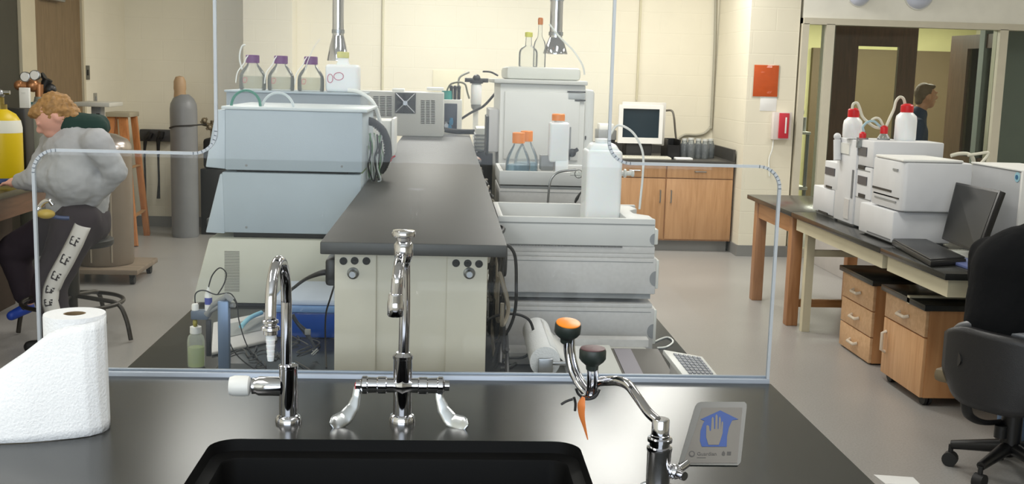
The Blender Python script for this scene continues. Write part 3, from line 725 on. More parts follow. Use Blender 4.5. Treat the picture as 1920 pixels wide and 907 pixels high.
slab('blue_arrow', [ZZ(*q) for q in ((345, 300), (585, 192), (805, 300), (730, 312), (690, 400), (668, 500), (662, 632), (360, 632), (338, 560), (345, 440), (375, 355), (395, 318))], .0006, .0012, BL, pf, label='blue house shaped arrow')
slab('white_hand', [ZZ(*q) for q in ((440, 612), (412, 520), (415, 380), (430, 372), (448, 385), (455, 445), (470, 440), (480, 290), (492, 270), (505, 290), (508, 420), (522, 420), (526, 260), (538, 240), (552, 262), (552, 420), (562, 420), (568, 285), (580, 265), (592, 300), (590, 430), (600, 335), (612, 325), (620, 345), (612, 470), (585, 560), (565, 612))], .0012, .0018, mat('sign_hand', (104, 99, 92), .5), pf, label='pale raised hand symbol')
INK = mat('sign_ink', (52, 50, 49), .5)
slab('round_mark', [ZZ(240+38*cos(a*pi/10), 720+38*sin(a*pi/10)) for a in range(20)], .0006, .001, INK, pf)
slab('round_mark', [ZZ(240+24*cos(a*pi/10), 720+24*sin(a*pi/10)) for a in range(20)], .001, .0013, MATS['brushed_sign'], pf)
slab('drop_mark', [ZZ(*q) for q in ((625, 682), (645, 710), (640, 738), (620, 742), (602, 730), (605, 705))], .0006, .001, INK, pf)
slab('square_mark', [ZZ(*q) for q in ((668, 692), (718, 692), (714, 735), (664, 735))], .0006, .001, INK, pf)
ax = (tr-tl).normalized(); ay = nrm.cross(ax).normalized()
if ay.z < 0: ay = -ay
rotm = Matrix((ax, ay, ax.cross(ay))).transposed()
# small lettering along the lower edge of the sign
text('lettering', 'Guardian', UV(*ZZ(425, 738), off=.0007), rotm, .0085, INK, pf, .0003)
slab('fine_print_line', [ZZ(*q) for q in ((300, 762), (410, 762), (410, 768), (300, 768))], .0006, .001, INK, pf)
vk = UV(1277, 868, -.006)
M().tube([kn, (kn+vk)/2+Vector((0, 0, -.004)), UV(1290, 866, -.004)], .006, 12).done('flag_lever', CHROME, t)

# ================================================================ island bench and raised shelf
ZB = .76
t = thing('island_bench', 'long black topped island bench behind the splash shield', 'lab bench', (-.06, 4.9, 0))
BL_, BR_ = -.83, .705
M().box(BL_, BR_, 2.285, 7.9, ZB-.03, ZB, .003).done('bench_top', EPOXY, t)
m = M().box(BL_+.04, BR_-.04, 2.30, 7.85, .1, ZB-.03); m.done('bench_carcass', CREAMM, t, smooth=False)
M().box(BL_+.1, BR_-.1, 2.4, 7.8, 0, .1).done('toe_kick', BASEM, t, smooth=False)
t = thing('raised_shelf', 'long black raised shelf on cream service posts along the island bench', 'shelf', (-.08, 4.7, ZB))
zs1 = 1.17
a = PY(627, 590, 2.5).x; b2 = PY(912, 590, 2.5).x; c1 = PY(705, 590, 2.5).x; c2 = PY(836, 590, 2.5).x
fl = PZ(600, 453, zs1); fr = PZ(938, 458, zs1); sb_ = PZ(885, 252, zs1)
XSL, XSR = fl.x, (fr.x+sb_.x)/2
M().box(XSL, XSR, fl.y, 7.1, zs1-.028, zs1, .003).done('shelf_slab', EPOXY2, t)
M().box(c1-.005, c2+.005, 2.508, 7.0, ZB, zs1-.03).done('service_panel', CREAMM, t, smooth=False)
for (x0, x1, hs, kx) in ((a, c1, ((644, 489), (665, 488.5), (687, 489)), (662, 512)), (c2, b2, ((855, 493), (877, 493.5), (898, 494.5)), (880, 512))):
    p = M().box(x0, x1, 2.5, 7.0, ZB, zs1-.031, .002).done('service_post', CREAMM, t, smooth=False)
    for h in hs:
        q = PY(h[0], h[1], 2.5); M().lathe([(.0088, 0), (.0088, .002), (.007, .0025), (0, .001)], q, 24, dirv=(0, -1, 0)).done('port', BLACKR, p)
    q = PY(kx[0], kx[1], 2.5)
    M().lathe([(.014, 0), (.013, .004), (.009, .006), (.008, .018), (.007, .02), (0, .02)], q, 24, dirv=(0, -1, 0)).done('valve_knob', STEEL, p)

def screwdot(m, px, py, Y, r=.004): m.lathe([(r, 0), (r, .001), (0, .0015)], PY(px, py, Y), 12, dirv=(0, -1, 0))
# ---------------------------------------------------------------- left instrument stack
YL = 3.66; D = .52
def poly(pts, Y): return [(lambda p: (p.x, p.z))(PY(x, y, Y)) for x, y in pts]
t = thing('cream_instrument', 'cream vented instrument at the bottom of the left stack', 'instrument', (-.5, YL+.3, ZB))
zb0 = ZB
P = poly([(392, 446), (676, 450), (676, 560), (360, 560)], YL); P[2] = (P[2][0], ZB+.012); P[3] = (P[3][0]-.0, ZB+.012)
P[1] = (XSL-.004+.0, P[1][1]); P[2] = (c1*0+a-.07, P[2][1])
P = [P[0], (a-.075, P[0][1]), (a-.075, ZB+.012), P[3]]
M().prism(P, YL, YL+D, 'Y', .005).done('housing', CREAMI, t)
m = M()
for k in range(26):
    y = 471+k*2.95; p = PY(421, y, YL); q = PY(449, y, YL); m.box(p.x, q.x, YL-.0015, YL+.002, p.z-.0011, p.z+.0011)
m.done('vent_slots', mat('vent_shadow_grey', (120, 118, 110), .6), t, smooth=False)
M().box(P[3][0]+.04, a-.1, YL+.02, YL+D-.02, ZB, ZB+.012).done('feet_rail', BLACKR, t)
t = thing('blue_grey_instrument', 'blue grey instrument in the middle of the left stack', 'instrument', (-.5, YL+.3, P[0][1]))
zlow = PY(540, 438, YL).z; zmid = PY(540, 325, YL).z
P2 = poly([(416, 327), (676, 327), (676, 438), (421, 438)], YL)
xr2 = XSL-.006
M().prism([(P2[0][0], zmid), (xr2, zmid), (xr2, zlow), (P2[3][0], zlow)], YL, YL+D, 'Y', .004).done('housing', BLUEG, t)
P3 = poly([(412, 326), (421, 326), (421, 438), (385, 436)], YL)
M().prism(P3, YL+.004, YL+D-.01, 'Y', .003).done('front_panel', mat('pale_blue_panel', (184, 195, 202), .4), t)
m = M(); a3 = PY(384, 420, YL); m.box(a3.x-.005, a3.x+.015, YL+.05, YL+.2, a3.z-.012, a3.z+.012, .003); m.done('latch', DARKP, t)
M().box(P2[0][0]+.03, xr2-.03, YL+.03, YL+D-.03, P[0][1], zlow, .001).done('foot', BLACKR, t)
m = M(); screwdot(m, 462, 426, YL); m.done('screw', GREYM, t)
t = thing('blue_grey_instrument', 'blue grey instrument on top of the left stack with tubing coils', 'instrument', (-.5, YL+.3, zmid+.002))
zt1 = PY(560, 208, YL).z; zl1 = PY(550, 321, YL).z
P4 = poly([(422, 207), (680, 207), (680, 321), (422, 316)], YL)
M().prism([(P4[0][0], zt1), (P4[1][0], zt1), (P4[1][0], zl1), (P4[3][0], zl1)], YL, YL+D, 'Y', .004).done('housing', BLUEG, t)
m = M(); m.box(P4[0][0]-.012, P4[1][0]+.016, YL-.006, YL+D, zt1, zt1+.010, .003); m.done('top_rim', mat('pale_rim', (208, 216, 218), .4), t)
P5 = poly([(404, 206), (422, 206), (422, 317), (385, 313), (387, 300)], YL)
M().prism(P5, YL+.004, YL+D-.01, 'Y', .003).done('front_panel', MATS['pale_blue_panel'], t)
m = M(); a3 = PY(386, 297, YL); m.box(a3.x-.005, a3.x+.01, YL+.05, YL+.2, a3.z-.012, a3.z+.012, .003); m.done('latch', DARKP, t)
m = M(); screwdot(m, 462, 310, YL); m.done('screw', GREYM, t); m = M(); screwdot(m, 641, 312, YL); m.done('screw', GREYM, t)
M().box(P4[0][0]+.03, P4[1][0]-.05, YL+.03, YL+D-.03, zmid, zl1, .001).done('foot', BLACKR, t)
# rear taller box behind it that carries the bottles
YK = 4.32
zk = PY(560, 172, YK).z
t = thing('slate_cabinet', 'slate grey cabinet behind the top instrument carrying the purple capped bottles', 'cabinet', (-.6, YK+.2, ZB))
xk0, xk1 = PY(424, 185, YK).x, XSL-.012
xk1b = PY(676, 185, YK).x
m = M().box(xk0, xk1, YK, YK+.42, ZB, zs1+.004, .004).box(xk0, xk1b, YK, YK+.42, zs1+.004, zk-.008, .004); m.done('housing', BLUED, t)
M().box(xk0-.006, xk1b+.006, YK-.006, YK+.43, zk-.008, zk, .002).done('lid', BLUEG, t)
# purple capped bottles
def media_bottle(base, R, Hs, label, capm, group, liquid=None, name='glass_bottle'):
    t = thing(name, label, 'bottle', base, group)
    pr = [(R*.93, 0), (R, .008), (R, Hs*.34), (R*.95, Hs*.44), (R*.78, Hs*.56), (R*.48, Hs*.70), (R*.38, Hs*.76), (R*.38, Hs*.86)]
    M().lathe(pr, base, 28, cap=True).done('glass_body', GLASSB, t)
    if liquid:
        M().lathe([(R*.88, .006), (R*.94, .012), (R*.94, Hs*liquid[0]), (0, Hs*liquid[0]+.0005)], base, 24).done('liquid', liquid[1], t)
    M().lathe([(R*.46, Hs*.77), (R*.51, Hs*.775), (R*.51, Hs*.985), (R*.46, Hs), (0, Hs)], base, 24).done('cap', capm, t)
    return t
yb_ = YK+.12
LIQ = clear('clear_liquid', (236, 238, 232), .02, 1.3, .12, (222, 222, 206))
for i, (px, py, lb) in enumerate(((474, 168, 'leftmost purple capped glass bottle on the slate cabinet'), (527, 168, 'middle purple capped glass bottle on the slate cabinet'), (583, 168, 'purple capped glass bottle next to the white jug'))):
    b_ = Vector((PY(px, 165, yb_).x, yb_, zk)); hh = PY(px, 103+1.5*i, yb_).z-zk
    b = media_bottle(b_, .052, hh, lb, PURPLE, 'purple capped bottles', (.40, LIQ))
    M().tube([b_+Vector((-.012, -.02, hh*.99)), b_+Vector((-.020, -.027, hh*.9)), b_+Vector((-.028, -.03, hh*.75)), b_+Vector((-.05, -.045, hh*.5)), b_+Vector((-.056, -.052, hh*.2))], .0022, 8).done('tubing', CABLEW, b)
    M().tube([b_+Vector((-.03, -.042, hh*.22)), b_+Vector((-.018, -.049, hh*.22)), b_+Vector((-.014, -.05, hh*.34)), b_+Vector((-.028, -.043, hh*.34)), b_+Vector((-.03, -.042, hh*.22))], .0012, 6).done('pen_mark', mat('red_marker', (196, 110, 120), .6), b)
yj = YK+.14; jb = Vector((PY(643, 165, yj).x, yj, zk)); jh = PY(643, 97, yj).z-zk; jw = (PY(675, 140, yj).x-PY(613, 140, yj).x)/2
js = PY(643, 121, yj).z-zk
t = thing('plastic_jug', 'square white plastic jug with pink pen marks and pale yellow cap', 'jug', jb)
M().box(jb.x-jw, jb.x+jw, yj-.05, yj+.07, zk, zk+js, .014, 4).lathe([(.028, js-.005), (.022, js+.012), (.020, jh-.022)], jb, 24).done('jug_body', NATP, t)
M().lathe([(.023, jh-.024), (.024, jh-.022), (.024, jh-.002), (.02, jh), (0, jh)], jb, 24).done('cap', mat('pale_yellow_cap', (214, 210, 130), .5), t)
m = M()
def loop(px, py, rx, ry): return [PY(px+rx*cos(q*pi/6), py+ry*sin(q*pi/6), yj-.0515) for q in range(13)]
m.tube(loop(635, 143, 9, 7), .0013, 6).tube(loop(619, 147, 5, 8), .0013, 6)
m.done('pen_mark', mat('pink_marker', (190, 90, 120), .6), t)
# tubing coils on the top instrument
def coil(px, py, rx, ry, Y, r, mt, label, n=2):
    m = M()
    for k in range(n):
        m.tube([PY(px+(rx-k*2)*cos(q*pi/9), py-(ry-k*1.5)*sin(q*pi/9), Y+.012*k) for q in range(0, 19)], r, 8)
    return m.done('tubing_coil', mt, label=label, cat='tubing')
coil(461, 198, 28, 29, YL+.05, .0028, mat('green_tubing', (50, 130, 108), .4), 'green tubing coil standing on the top left instrument')
coil(521, 206, 31, 33, YL+.07, .0028, mat('clear_tubing', (206, 214, 216), .3), 'clear tubing coil right of the green coil')
M().tube([PY(x, y, 4.2) for x, y in ((652, 169), (672, 172), (694, 186), (706, 205), (713, 232), (717, 262))], .0075, 12).done('drain_hose', CABLEW, label='thick white hose arching behind the left stack', cat='hose')
M().tube([PY(x, y, 4.3) for x, y in ((454, 130), (449, 108), (453, 88), (460, 84))], .003, 8).tube([PY(x, y, 4.3) for x, y in ((600, 73), (588, 90), (578, 112), (572, 130))], .0015, 8).done('loose_tubing', CABLEW, t)
# black corrugated hose and exposed electronics beside the shelf
m = M(); pts = [PY(x, y, 3.95) for x, y in ((683, 225), (700, 229), (717, 243), (726, 265), (728, 290), (720, 312), (712, 322))]
m.tube(pts, .0125, 14); 
for k in range(len(pts)*5-6):
    f = k/(len(pts)*5-6)*(len(pts)-1); i = min(int(f), len(pts)-2); p = pts[i].lerp(pts[i+1], f-i); d = (pts[i+1]-pts[i]).normalized()
    m.cyl(p-d*.003, p+d*.003, .0145, n=14)
m.done('corrugated_hose', BLACKR, label='thick black corrugated hose arching down onto the raised shelf', cat='hose')
t = thing('control_board', 'green circuit board with loose wires beside the top left instrument', 'circuit board', PY(690, 330, 3.9))
p0 = PY(682, 225, 3.9); p1 = PY(697, 325, 3.9)
M().box(p0.x, p0.x+.01, 3.72, 4.1, zs1, p0.z, .001).done('board', mat('board_green', (118, 140, 92), .5, noise=.25, scale=60), t)
random.seed(4)
for nm, mt, n in (('green_wire', mat('wire_green', (88, 128, 84), .5), 7), ('grey_wire', mat('wire_grey', (172, 176, 172), .5), 9), ('dark_wire', CABLE, 6)):
    m = M()
    for k in range(n):
        xx = random.uniform(688, 716); y0_ = random.uniform(245, 290); Yk = random.uniform(3.8, 4.05)
        m.tube([PY(xx, y0_, Yk), PY(xx+random.uniform(-4, 6), y0_+25, Yk), PY(xx+random.uniform(-8, 6), y0_+48, Yk), Vector((PY(min(xx, 705)+random.uniform(-6, 6), 330, Yk).x, Yk, zs1+.004))], .0028, 6)
    m.done(nm, mt, t, kind='stuff')
m = M(); pbox(m, 701, 285, 719, 318, 4.02, .05, .003); m.done('power_block', BLACKP, t)
m = M(); q = PY(729, 300, 4.02); m.sph(q, .008, 10, (1.4, .7, .9)); m.cyl(PY(733, 297, 4.02), PY(741, 292, 4.02), .003); m.done('red_connector', REDP, t)
m = M(); t = thing('white_enclosure', 'small white enclosure standing on the shelf behind the black hose', 'enclosure', PZ(718, 300, zs1))
Yw = 5.1; a4 = PY(698, 250, Yw); b4 = PY(733, 250, Yw)
M().box(a4.x, b4.x, Yw, Yw+.3, zs1, PY(715, 226, Yw).z, .004).done('housing', GREYL, t)
M().box(b4.x+.002, b4.x+.016, Yw-.01, Yw+.25, zs1, PY(715, 222, Yw).z, .002).done('side_bracket', WHITEP, t)

# ---------------------------------------------------------------- fan instrument at the shelf end
YF_ = 6.75
t = thing('fan_instrument', 'grey instrument with a black fan and vents at the far end of the shelf', 'instrument', (-.2, YF_+.2, zs1))
a5 = PY(676, 200, YF_).x-.1; b5 = PY(832, 200, YF_).x; z5 = PY(750, 172, YF_).z; mid = PY(742, 200, YF_).x
m = M().box(a5, b5, YF_+.02, 7.09, zs1+.0, z5, .006).box(mid, b5, YF_, YF_+.03, zs1, z5-.0, .006); m.done('housing', mat('warm_grey_instrument', (200, 200, 194), .5), t)
m = M()
for (xa, xb, ya, yb2, YY) in ((700, 737, 181, 220, YF_+.018), (789, 818, 189, 234, YF_-.002)):
    nr = int((yb2-ya)/3.2)
    for k in range(nr):
        y = ya+k*(yb2-ya)/nr
        for j in range(3):
            xx = xa+j*(xb-xa)/3; p = PY(xx, y, YY); q = PY(xx+(xb-xa)/3-2.5, y, YY); m.box(p.x, q.x, YY-.001, YY+.004, p.z-.003, p.z+.003)
m.done('vent_slots', mat('vent_dark', (92, 92, 88), .6), t, smooth=False)
fc = PY(760, 193, YF_); fs = .062
f = M().box(fc.x-fs, fc.x+fs, YF_-.008, YF_+.002, fc.z-fs, fc.z+fs, .003).done('fan', mat('fan_frame', (48, 50, 48), .5), t)
m = M().lathe([(.014, .012), (.014, .02), (0, .02)], fc, 20, dirv=(0, -1, 0))
for k in range(4):
    an = pi/4+k*pi/2; m.cyl(fc+Vector((.012*cos(an), -.012, .012*sin(an))), fc+Vector((.08*cos(an), -.010, .08*sin(an))), .0032, n=8)
m.done('fan_guard', STEEL, f)
m = M()
for k in range(7):
    an = k*2*pi/7; m.obox(fc+Vector((.034*cos(an), -.009, .034*sin(an))), Vector((cos(an), 0, sin(an))), Vector((-sin(an), .3, cos(an))).normalized(), Vector((0, 1, 0)), .02, .011, .001)
m.done('fan_blades', BLACKP, f, kind=None)
m = M(); pbox(m, 800, 164, 832, 170, YF_+.1, .2, .004); pbox(m, 735, 166, 758, 171, YF_+.1, .1, .003); m.done('lid_tray', WHITEP, t)
# slim box with dark screen to its right, on the bench end
Yq = 7.25
t = thing('slim_controller', 'slim white controller with dark panel right of the fan instrument', 'controller', (PY(848, 220, Yq).x, Yq+.1, ZB))
a6 = PY(831, 220, Yq).x; b6 = PY(866, 220, Yq).x
M().box(a6, b6, Yq, Yq+.25, ZB, PY(848, 187, Yq).z, .004).done('housing', GREYL, t)
m = M(); pbox(m, 833, 194, 857, 243, Yq-.004, .006, .001); m.done('dark_panel', mat('navy_panel', (52, 60, 74), .3), t)
for x, y, mt_, nm in ((846, 228, mat('cyan_fitting', (40, 120, 160), .4), 'blue_fitting'), (837, 235, STEEL, 'steel_fitting'), (843, 239, MATS['cyan_fitting'], 'blue_fitting')):
    p = PY(x, y, Yq-.005); M().cyl(p, p+Vector((0, -.05, 0)), .014).cyl(p+Vector((0, -.03, -.02)), p+Vector((0, -.03, .025)), .010).done(nm, mt_, t)
zq = PY(848, 187, Yq).z
M().cyl(PY(838, 187, Yq+.1)*1+Vector((0, 0, 0)), PY(838, 170, Yq+.1), .036, .033).done('teal_pump_head', mat('teal_plastic', (52, 140, 130), .4), t)
m = M()
for x in (846, 853, 860): p = PY(x, 187, Yq+.1); m.cyl(p, p+Vector((0, 0, .075)), .011).sph(p+Vector((0, 0, .08)), .014, 10)
m.done('valve_row', DARKP, t)
M().tube([PY(x, y, Yq+.1) for x, y in ((838, 170), (845, 158), (860, 154), (872, 158), (876, 172), (880, 185))], .006, 8).done('pump_tubing', mat('olive_tube', (110, 110, 92), .5), t)
M().tube([PY(x, y, 6.9) for x, y in ((834, 243), (850, 246), (875, 247), (892, 247))], .016, 12).done('exhaust_hose', BLACKR, label='black exhaust hose lying across the far end of the shelf', cat='hose')
t = thing('vacuum_pump', 'grey ribbed pump between the far shelf end and the big spectrometer', 'pump', (PY(902, 260, 6.5).x, 6.6, ZB))
m = M(); pbox(m, 892, 240, 912, 285, 6.5, .3, .01); m.done('pump_body', GREYL, t)
m = M()
for k in range(5): pbox(m, 890, 252+k*7, 914, 255+k*7, 6.49, .3, .002)
m.done('fins', GREYM, t)
pz = PY(902, 285, 6.5).z
M().box(PY(893, 285, 6.5).x, PY(925, 285, 6.5).x, 6.45, 6.85, ZB, pz, .01).done('motor', BLACKP, t)

# ================================================================ right side of the island: liquid chromatography stacks
def hplc(name, label, Y, x_l, x_r, rows, dep, fr=True, ppx=1085):
    """one module of a stack: pixel rows of its near side; x_l, x_r world"""
    t = thing(name, label, 'instrument', ((x_l+x_r)/2, Y+dep/2, 0)); y0, y1 = rows
    z1 = PY(ppx, y0, Y).z; z0 = PY(ppx, y1, Y).z
    return t, z0, z1
YN = 3.08; DN = .36
xl1, xr1 = PY(943, 560, YN).x, PY(1228, 560, YN).x
def zpx(y, Y=YN, x=1085): return PY(x, y, Y).z
levels = [(568, 656), (475, 560), (455, 472)]
GR = mat('grip_grey', (138, 140, 142), .5)
def grip(m, xr, zc, Y, r=.017):
    pts = [(xr+r*cos(a), zc+r*1.25*sin(a)) for a in [radians(90+k*15) for k in range(13)]]
    m.prism(pts, Y-.0015, Y+.004, 'Y')
names = ('lowest module', 'middle module')
zbm = ZB
for i, ((ya, yb3), lb) in enumerate(zip(((568, 650), (474, 560)), ('light grey chromatography module at the bottom of the near right stack', 'light grey chromatography module in the middle of the near right stack'))):
    z1 = zpx(ya); z0 = zpx(yb3) if i else ZB
    t = thing('chromatography_module', lb, 'instrument', ((xl1+xr1)/2, YN+DN/2, z0))
    m = M().box(xl1, xr1, YN, YN+DN, z0+.016, z1-.012, .004).box(xl1+.004, xr1-.006, YN+.004, YN+DN, z1-.012, z1, .002)
    m.done('housing', GREYI, t)
    M().box(xl1+.01, xr1-.012, YN+.01, YN+DN-.01, z0+.001, z0+.017).done('foot_frame', GREYM, t)
    M().box(xr1-.006, xr1+.010, YN+.01, YN+DN-.02, z0+.03, z1-.018, .004).done('front_cover', GREYL, t)
    m = M(); grip(m, xr1-.001, (z0+z1)/2-.004, YN); m.done('finger_grip', GR, t)
    m = M(); m.box(xl1+.008, xr1-.01, YN-.0008, YN+.003, z1-.0245, z1-.0225); m.done('seam_line', GREYM, t, smooth=False)
    if i: m = M(); m.box(xr1+.008, xr1+.013, YN+.03, YN+.2, z0+.045, z1-.06, .002); m.done('status_window', BLACKP, t)
    if i == 0: m = M(); pbox(m, 950, 578, 968, 584, YN-.001, .003, .0005); m.done('maker_plate', mat('plate_blue_grey', (150, 165, 176), .5), t)
# narrow degasser module + solvent tray on top
zA, zB = zpx(460), zpx(474)
t = thing('degasser_module', 'thin slotted module between the middle module and the solvent tray', 'instrument', ((xl1+xr1)/2, YN+DN/2, zB))
M().box(xl1+.002, xr1-.006, YN+.004, YN+DN, zB, zA, .002).done('housing', GREYI, t)
m = M()
for k in range(74):
    x = xl1+.012+k*(xr1-xl1-.11)/74; m.box(x, x+.0018, YN-.002, YN+.006, zA-.004, zA-.0005)
m.done('vent_slots', mat('slot_dark', (90, 90, 88), .6), t, smooth=False)
zT0, zT1 = zA, zpx(408)
t = thing('solvent_tray', 'open light grey solvent tray on top of the near right stack', 'tray', ((xl1+xr1)/2, YN+DN/2, zT0))
xrt = PY(1236, 440, YN).x
xle = PY(936, 400, YN).x-.004
zw_ = .016
m = M().box(xle, xrt-.012, YN, YN+zw_, zT0, zT1, .003).box(xle, xrt-.012, YN+DN-zw_, YN+DN, zT0, zT1, .003).box(xle, xle+zw_, YN+.006, YN+DN-.006, zT0, zT1, .003)
zfl = zT0+.012
m.box(xle+.01, xrt-.03, YN+.01, YN+DN-.01, zT0, zfl)
xs_ = PY(1168, 395, YN+.1).x
m.prism([(xs_, YN+.006), (xrt-.012, YN+.006), (xrt-.012, YN+.10), (xrt-.05, YN+.15), (xrt-.05, YN+.22), (xrt-.02, YN+.27), (xrt-.03, YN+DN-.004), (xs_, YN+DN-.004)], zT0, zT1-.002, 'Z', .003)
m.done('tray_body', mat('tray_grey', (208, 208, 206), .5), t)
M().box(xle+.004, xrt-.014, YN-.0015, YN+.002, zT1-.018, zT1-.015).done('seam_line', GREYM, t, smooth=False)
M().box(xrt-.016, xrt, YN+.01, YN+DN-.03, zT0+.004, zT1-.03, .004).done('front_cover', GREYL, t)
m = M(); grip(m, xrt-.013, (zT0+zT1)/2-.018, YN, .013); m.done('finger_grip', GR, t)
# carboy in the tray
YC = 3.23
a = PY(1099, 350, YC).x; b2 = PY(1166, 350, YC).x; zc1 = PY(1130, 274, YC).z
t = thing('white_carboy', 'tall white square carboy with side spigot standing in the near solvent tray', 'carboy', ((a+b2)/2, YC+.06, zfl))
cx = (a+b2)/2; hw = (b2-a)/2
m = M().box(a, b2, YC, YC+.13, zfl, zc1-.012, .012, 4)
m.hexa([Vector(q) for q in ((a+.004, YC+.004, zc1-.02), (b2-.004, YC+.004, zc1-.02), (b2-.004, YC+.126, zc1-.02), (a+.004, YC+.126, zc1-.02), (a+.018, YC+.03, zc1+.006), (b2-.018, YC+.03, zc1+.006), (b2-.018, YC+.1, zc1+.006), (a+.018, YC+.1, zc1+.006))], .007)
m.cyl((cx, YC+.065, zc1), (cx, YC+.065, zc1+.016), .022)
m.done('bottle_body', NATP, t)
M().lathe([(.024, .0), (.024, .008), (0, .010)], (cx, YC+.065, zc1+.010), 24).done('screw_cap', WHITEP, t)
zz = PY(1180, 325, YC+.06).z
M().lathe([(.008, 0), (.008, .014), (.013, .016), (.013, .022), (.007, .024), (.007, .038), (.010, .04), (.010, .046), (0, .046)], (b2-.002, YC+.06, zz), 18, axis='X').done('spigot', mat('pale_spigot', (206, 206, 200), .3), t)
M().tube([PY(x, y, 3.3) for x, y in ((1140, 262), (1152, 240), (1164, 235), (1184, 246), (1198, 266), (1206, 292), (1205, 330), (1201, 372), (1199, 392))], .0035, 8).done('tubing', CABLEW, t)

# second, farther stack
Y2 = 4.12; zx = lambda y: PY(1030, y, Y2).z
xl2, xr2_ = PY(936, 340, Y2).x, PY(936, 340, Y2).x+.435
t = thing('solvent_tray', 'grey solvent tray with bottles on the farther right stack', 'tray', ((xl2+xr2_)/2, Y2+.18, zx(348)))
zU0, zU1 = zx(348), zx(322)
m = M().box(xl2, xr2_, Y2, Y2+.015, zU0, zU1, .003).box(xl2, xr2_, Y2+.35, Y2+.365, zU0, zU1, .003).box(xl2, xl2+.015, Y2+.005, Y2+.36, zU0, zU1, .003).box(xr2_-.015, xr2_, Y2+.005, Y2+.36, zU0, zU1, .003).box(xl2+.01, xr2_-.01, Y2+.01, Y2+.355, zU0, zU0+.012)
m.done('tray_body', MATS['tray_grey'], t); tfar = t
for i, (ya, yb3, lb) in enumerate(((350, 420, 'grey chromatography module under the farther solvent tray'), (421, 560, 'grey chromatography module at the base of the farther right stack'))):
    z1 = zx(ya); z0 = zx(yb3) if i == 0 else ZB
    t = thing('chromatography_module', lb, 'instrument', ((xl2+xr2_)/2, Y2+.18, z0))
    M().box(xl2, xr2_, Y2, Y2+.36, z0, z1-.010, .004).done('housing', GREYI, t)
    M().box(xl2+.004, xr2_-.004, Y2+.006, Y2+.35, z1-.011, z1).done('top_recess', GREYM, t)
    M().box(xl2+.004, xr2_-.004, Y2-.001, Y2+.003, z1-.022, z1-.020).done('seam_line', GREYM, t, smooth=False)
zf2 = zU0+.0125
def on2(px, Y): return Vector((PY(px, 310, Y).x, Y, zf2))
BLUELQ = clear('blue_liquid', (222, 240, 248), .05, 1.15, .35, (160, 196, 216))
for i, (px, yt, Yk, lb) in enumerate(((971, 248, Y2+.09, 'orange capped glass bottle with blue liquid, front one in the far tray'), (986, 245, Y2+.215, 'orange capped glass bottle half hidden behind the front one in the far tray'))):
    p = on2(px, Yk); media_bottle(p, .047, PY(px, yt, Yk).z-zf2, lb, ORANGE, 'orange capped glass bottles', (.32, BLUELQ))
p = on2(1046, Y2+.10); hh = PY(1044, 213, p.y).z-zf2; hs = PY(1044, 226, p.y).z-zf2; hwid = (PY(1064, 260, p.y).x-PY(1027, 260, p.y).x)/2
t = thing('plastic_bottle', 'tall white plastic bottle with orange cap in the far solvent tray', 'bottle', p)
M().box(p.x-hwid, p.x+hwid, p.y-.03, p.y+.04, zf2+.07, zf2+hs-.006, .010, 4).box(p.x-hwid*.35, p.x+hwid, p.y-.03, p.y+.04, zf2, zf2+.08, .006).lathe([(.02, hs-.01), (.02, hs+.01)], p, 20).done('bottle_body', NATP, t)
M().lathe([(.025, hs), (.025, hh-.003), (.022, hh), (0, hh)], p+Vector((-.004, 0, 0)), 24).done('cap', ORANGE, t)
m = M(); pbox(m, 1014, 292, 1038, 320, Y2+.09, .08, .004); m.done('grey_block', GREYM, label='small grey block beside the orange capped plastic bottle', cat='block')
t = tfar
M().tube([PY(x, y, 3.92) for x, y in ((1026, 400), (1030, 350), (1036, 332), (1050, 322), (1080, 318))], .004, 8).done('steel_line', STEEL, t)
m = M(); q = PY(1085, 326, 3.9); m.sph(q, .016, 14).cyl(q+Vector((-.03, 0, 0)), q+Vector((.035, 0, 0)), .006); m.done('clear_fitting', GLASSB, t)
M().tube([PY(x, y, 3.85) for x, y in ((1098, 352), (1088, 362), (1082, 372), (1078, 380))], .004, 8, rr=[.002, .003, .006, .003]).done('black_clip', BLACKP, t)

# ---------------------------------------------------------------- big spectrometer
YG = 5.7
t = thing('spectrometer', 'big pale grey box spectrometer with raised lid on the island bench', 'instrument', (.5, YG+.35, ZB))
ag = PY(936, 230, YG).x; bg = PY(1096, 230, YG).x; zg = PY(1015, 158, YG).z; bb2 = PY(1116, 230, YG).x
M().box(ag, bg, YG, YG+.75, ZB, zg, .008).done('housing', mat('spectro_grey', (232, 232, 227), .45), t)
M().box(bg+.002, bb2, YG+.05, YG+.7, ZB, PY(1106, 168, YG+.05).z, .02).done('side_column', mat('spectro_side', (220, 221, 217), .5), t)
M().box(PY(926, 155, YG).x, PY(1101, 155, YG).x, YG-.03, YG+.78, zg, zg+.022, .006).done('top_plate', GREYL, t)
M().box(PY(950, 140, YG).x, PY(1090, 140, YG).x, YG+.02, YG+.6, zg+.022, PY(1020, 126, YG).z, .018).done('raised_lid', mat('lid_grey', (222, 223, 214), .5), t)
dr = M(); pbox(dr, 945, 172, 1086, 300, YG-.014, .014, .006); d = dr.done('door', MATS['spectro_grey'], t)
m = M(); pbox(m, 1064, 171, 1098, 173.5, YG-.018, .01, .0005); pbox(m, 1078, 187, 1098, 189.5, YG-.018, .01, .0005); m.done('slot_trim', DARKP, t)
m = M(); pbox(m, 1066, 175, 1097, 186, YG-.017, .01, .001); m.done('display_window', mat('display_grey', (176, 180, 180), .3), t)
m = M(); pbox(m, 1066, 238, 1070, 300, YG-.02, .01, .001); m.done('door_edge', GREYM, t)
q = PY(1070, 285, YG-.02)
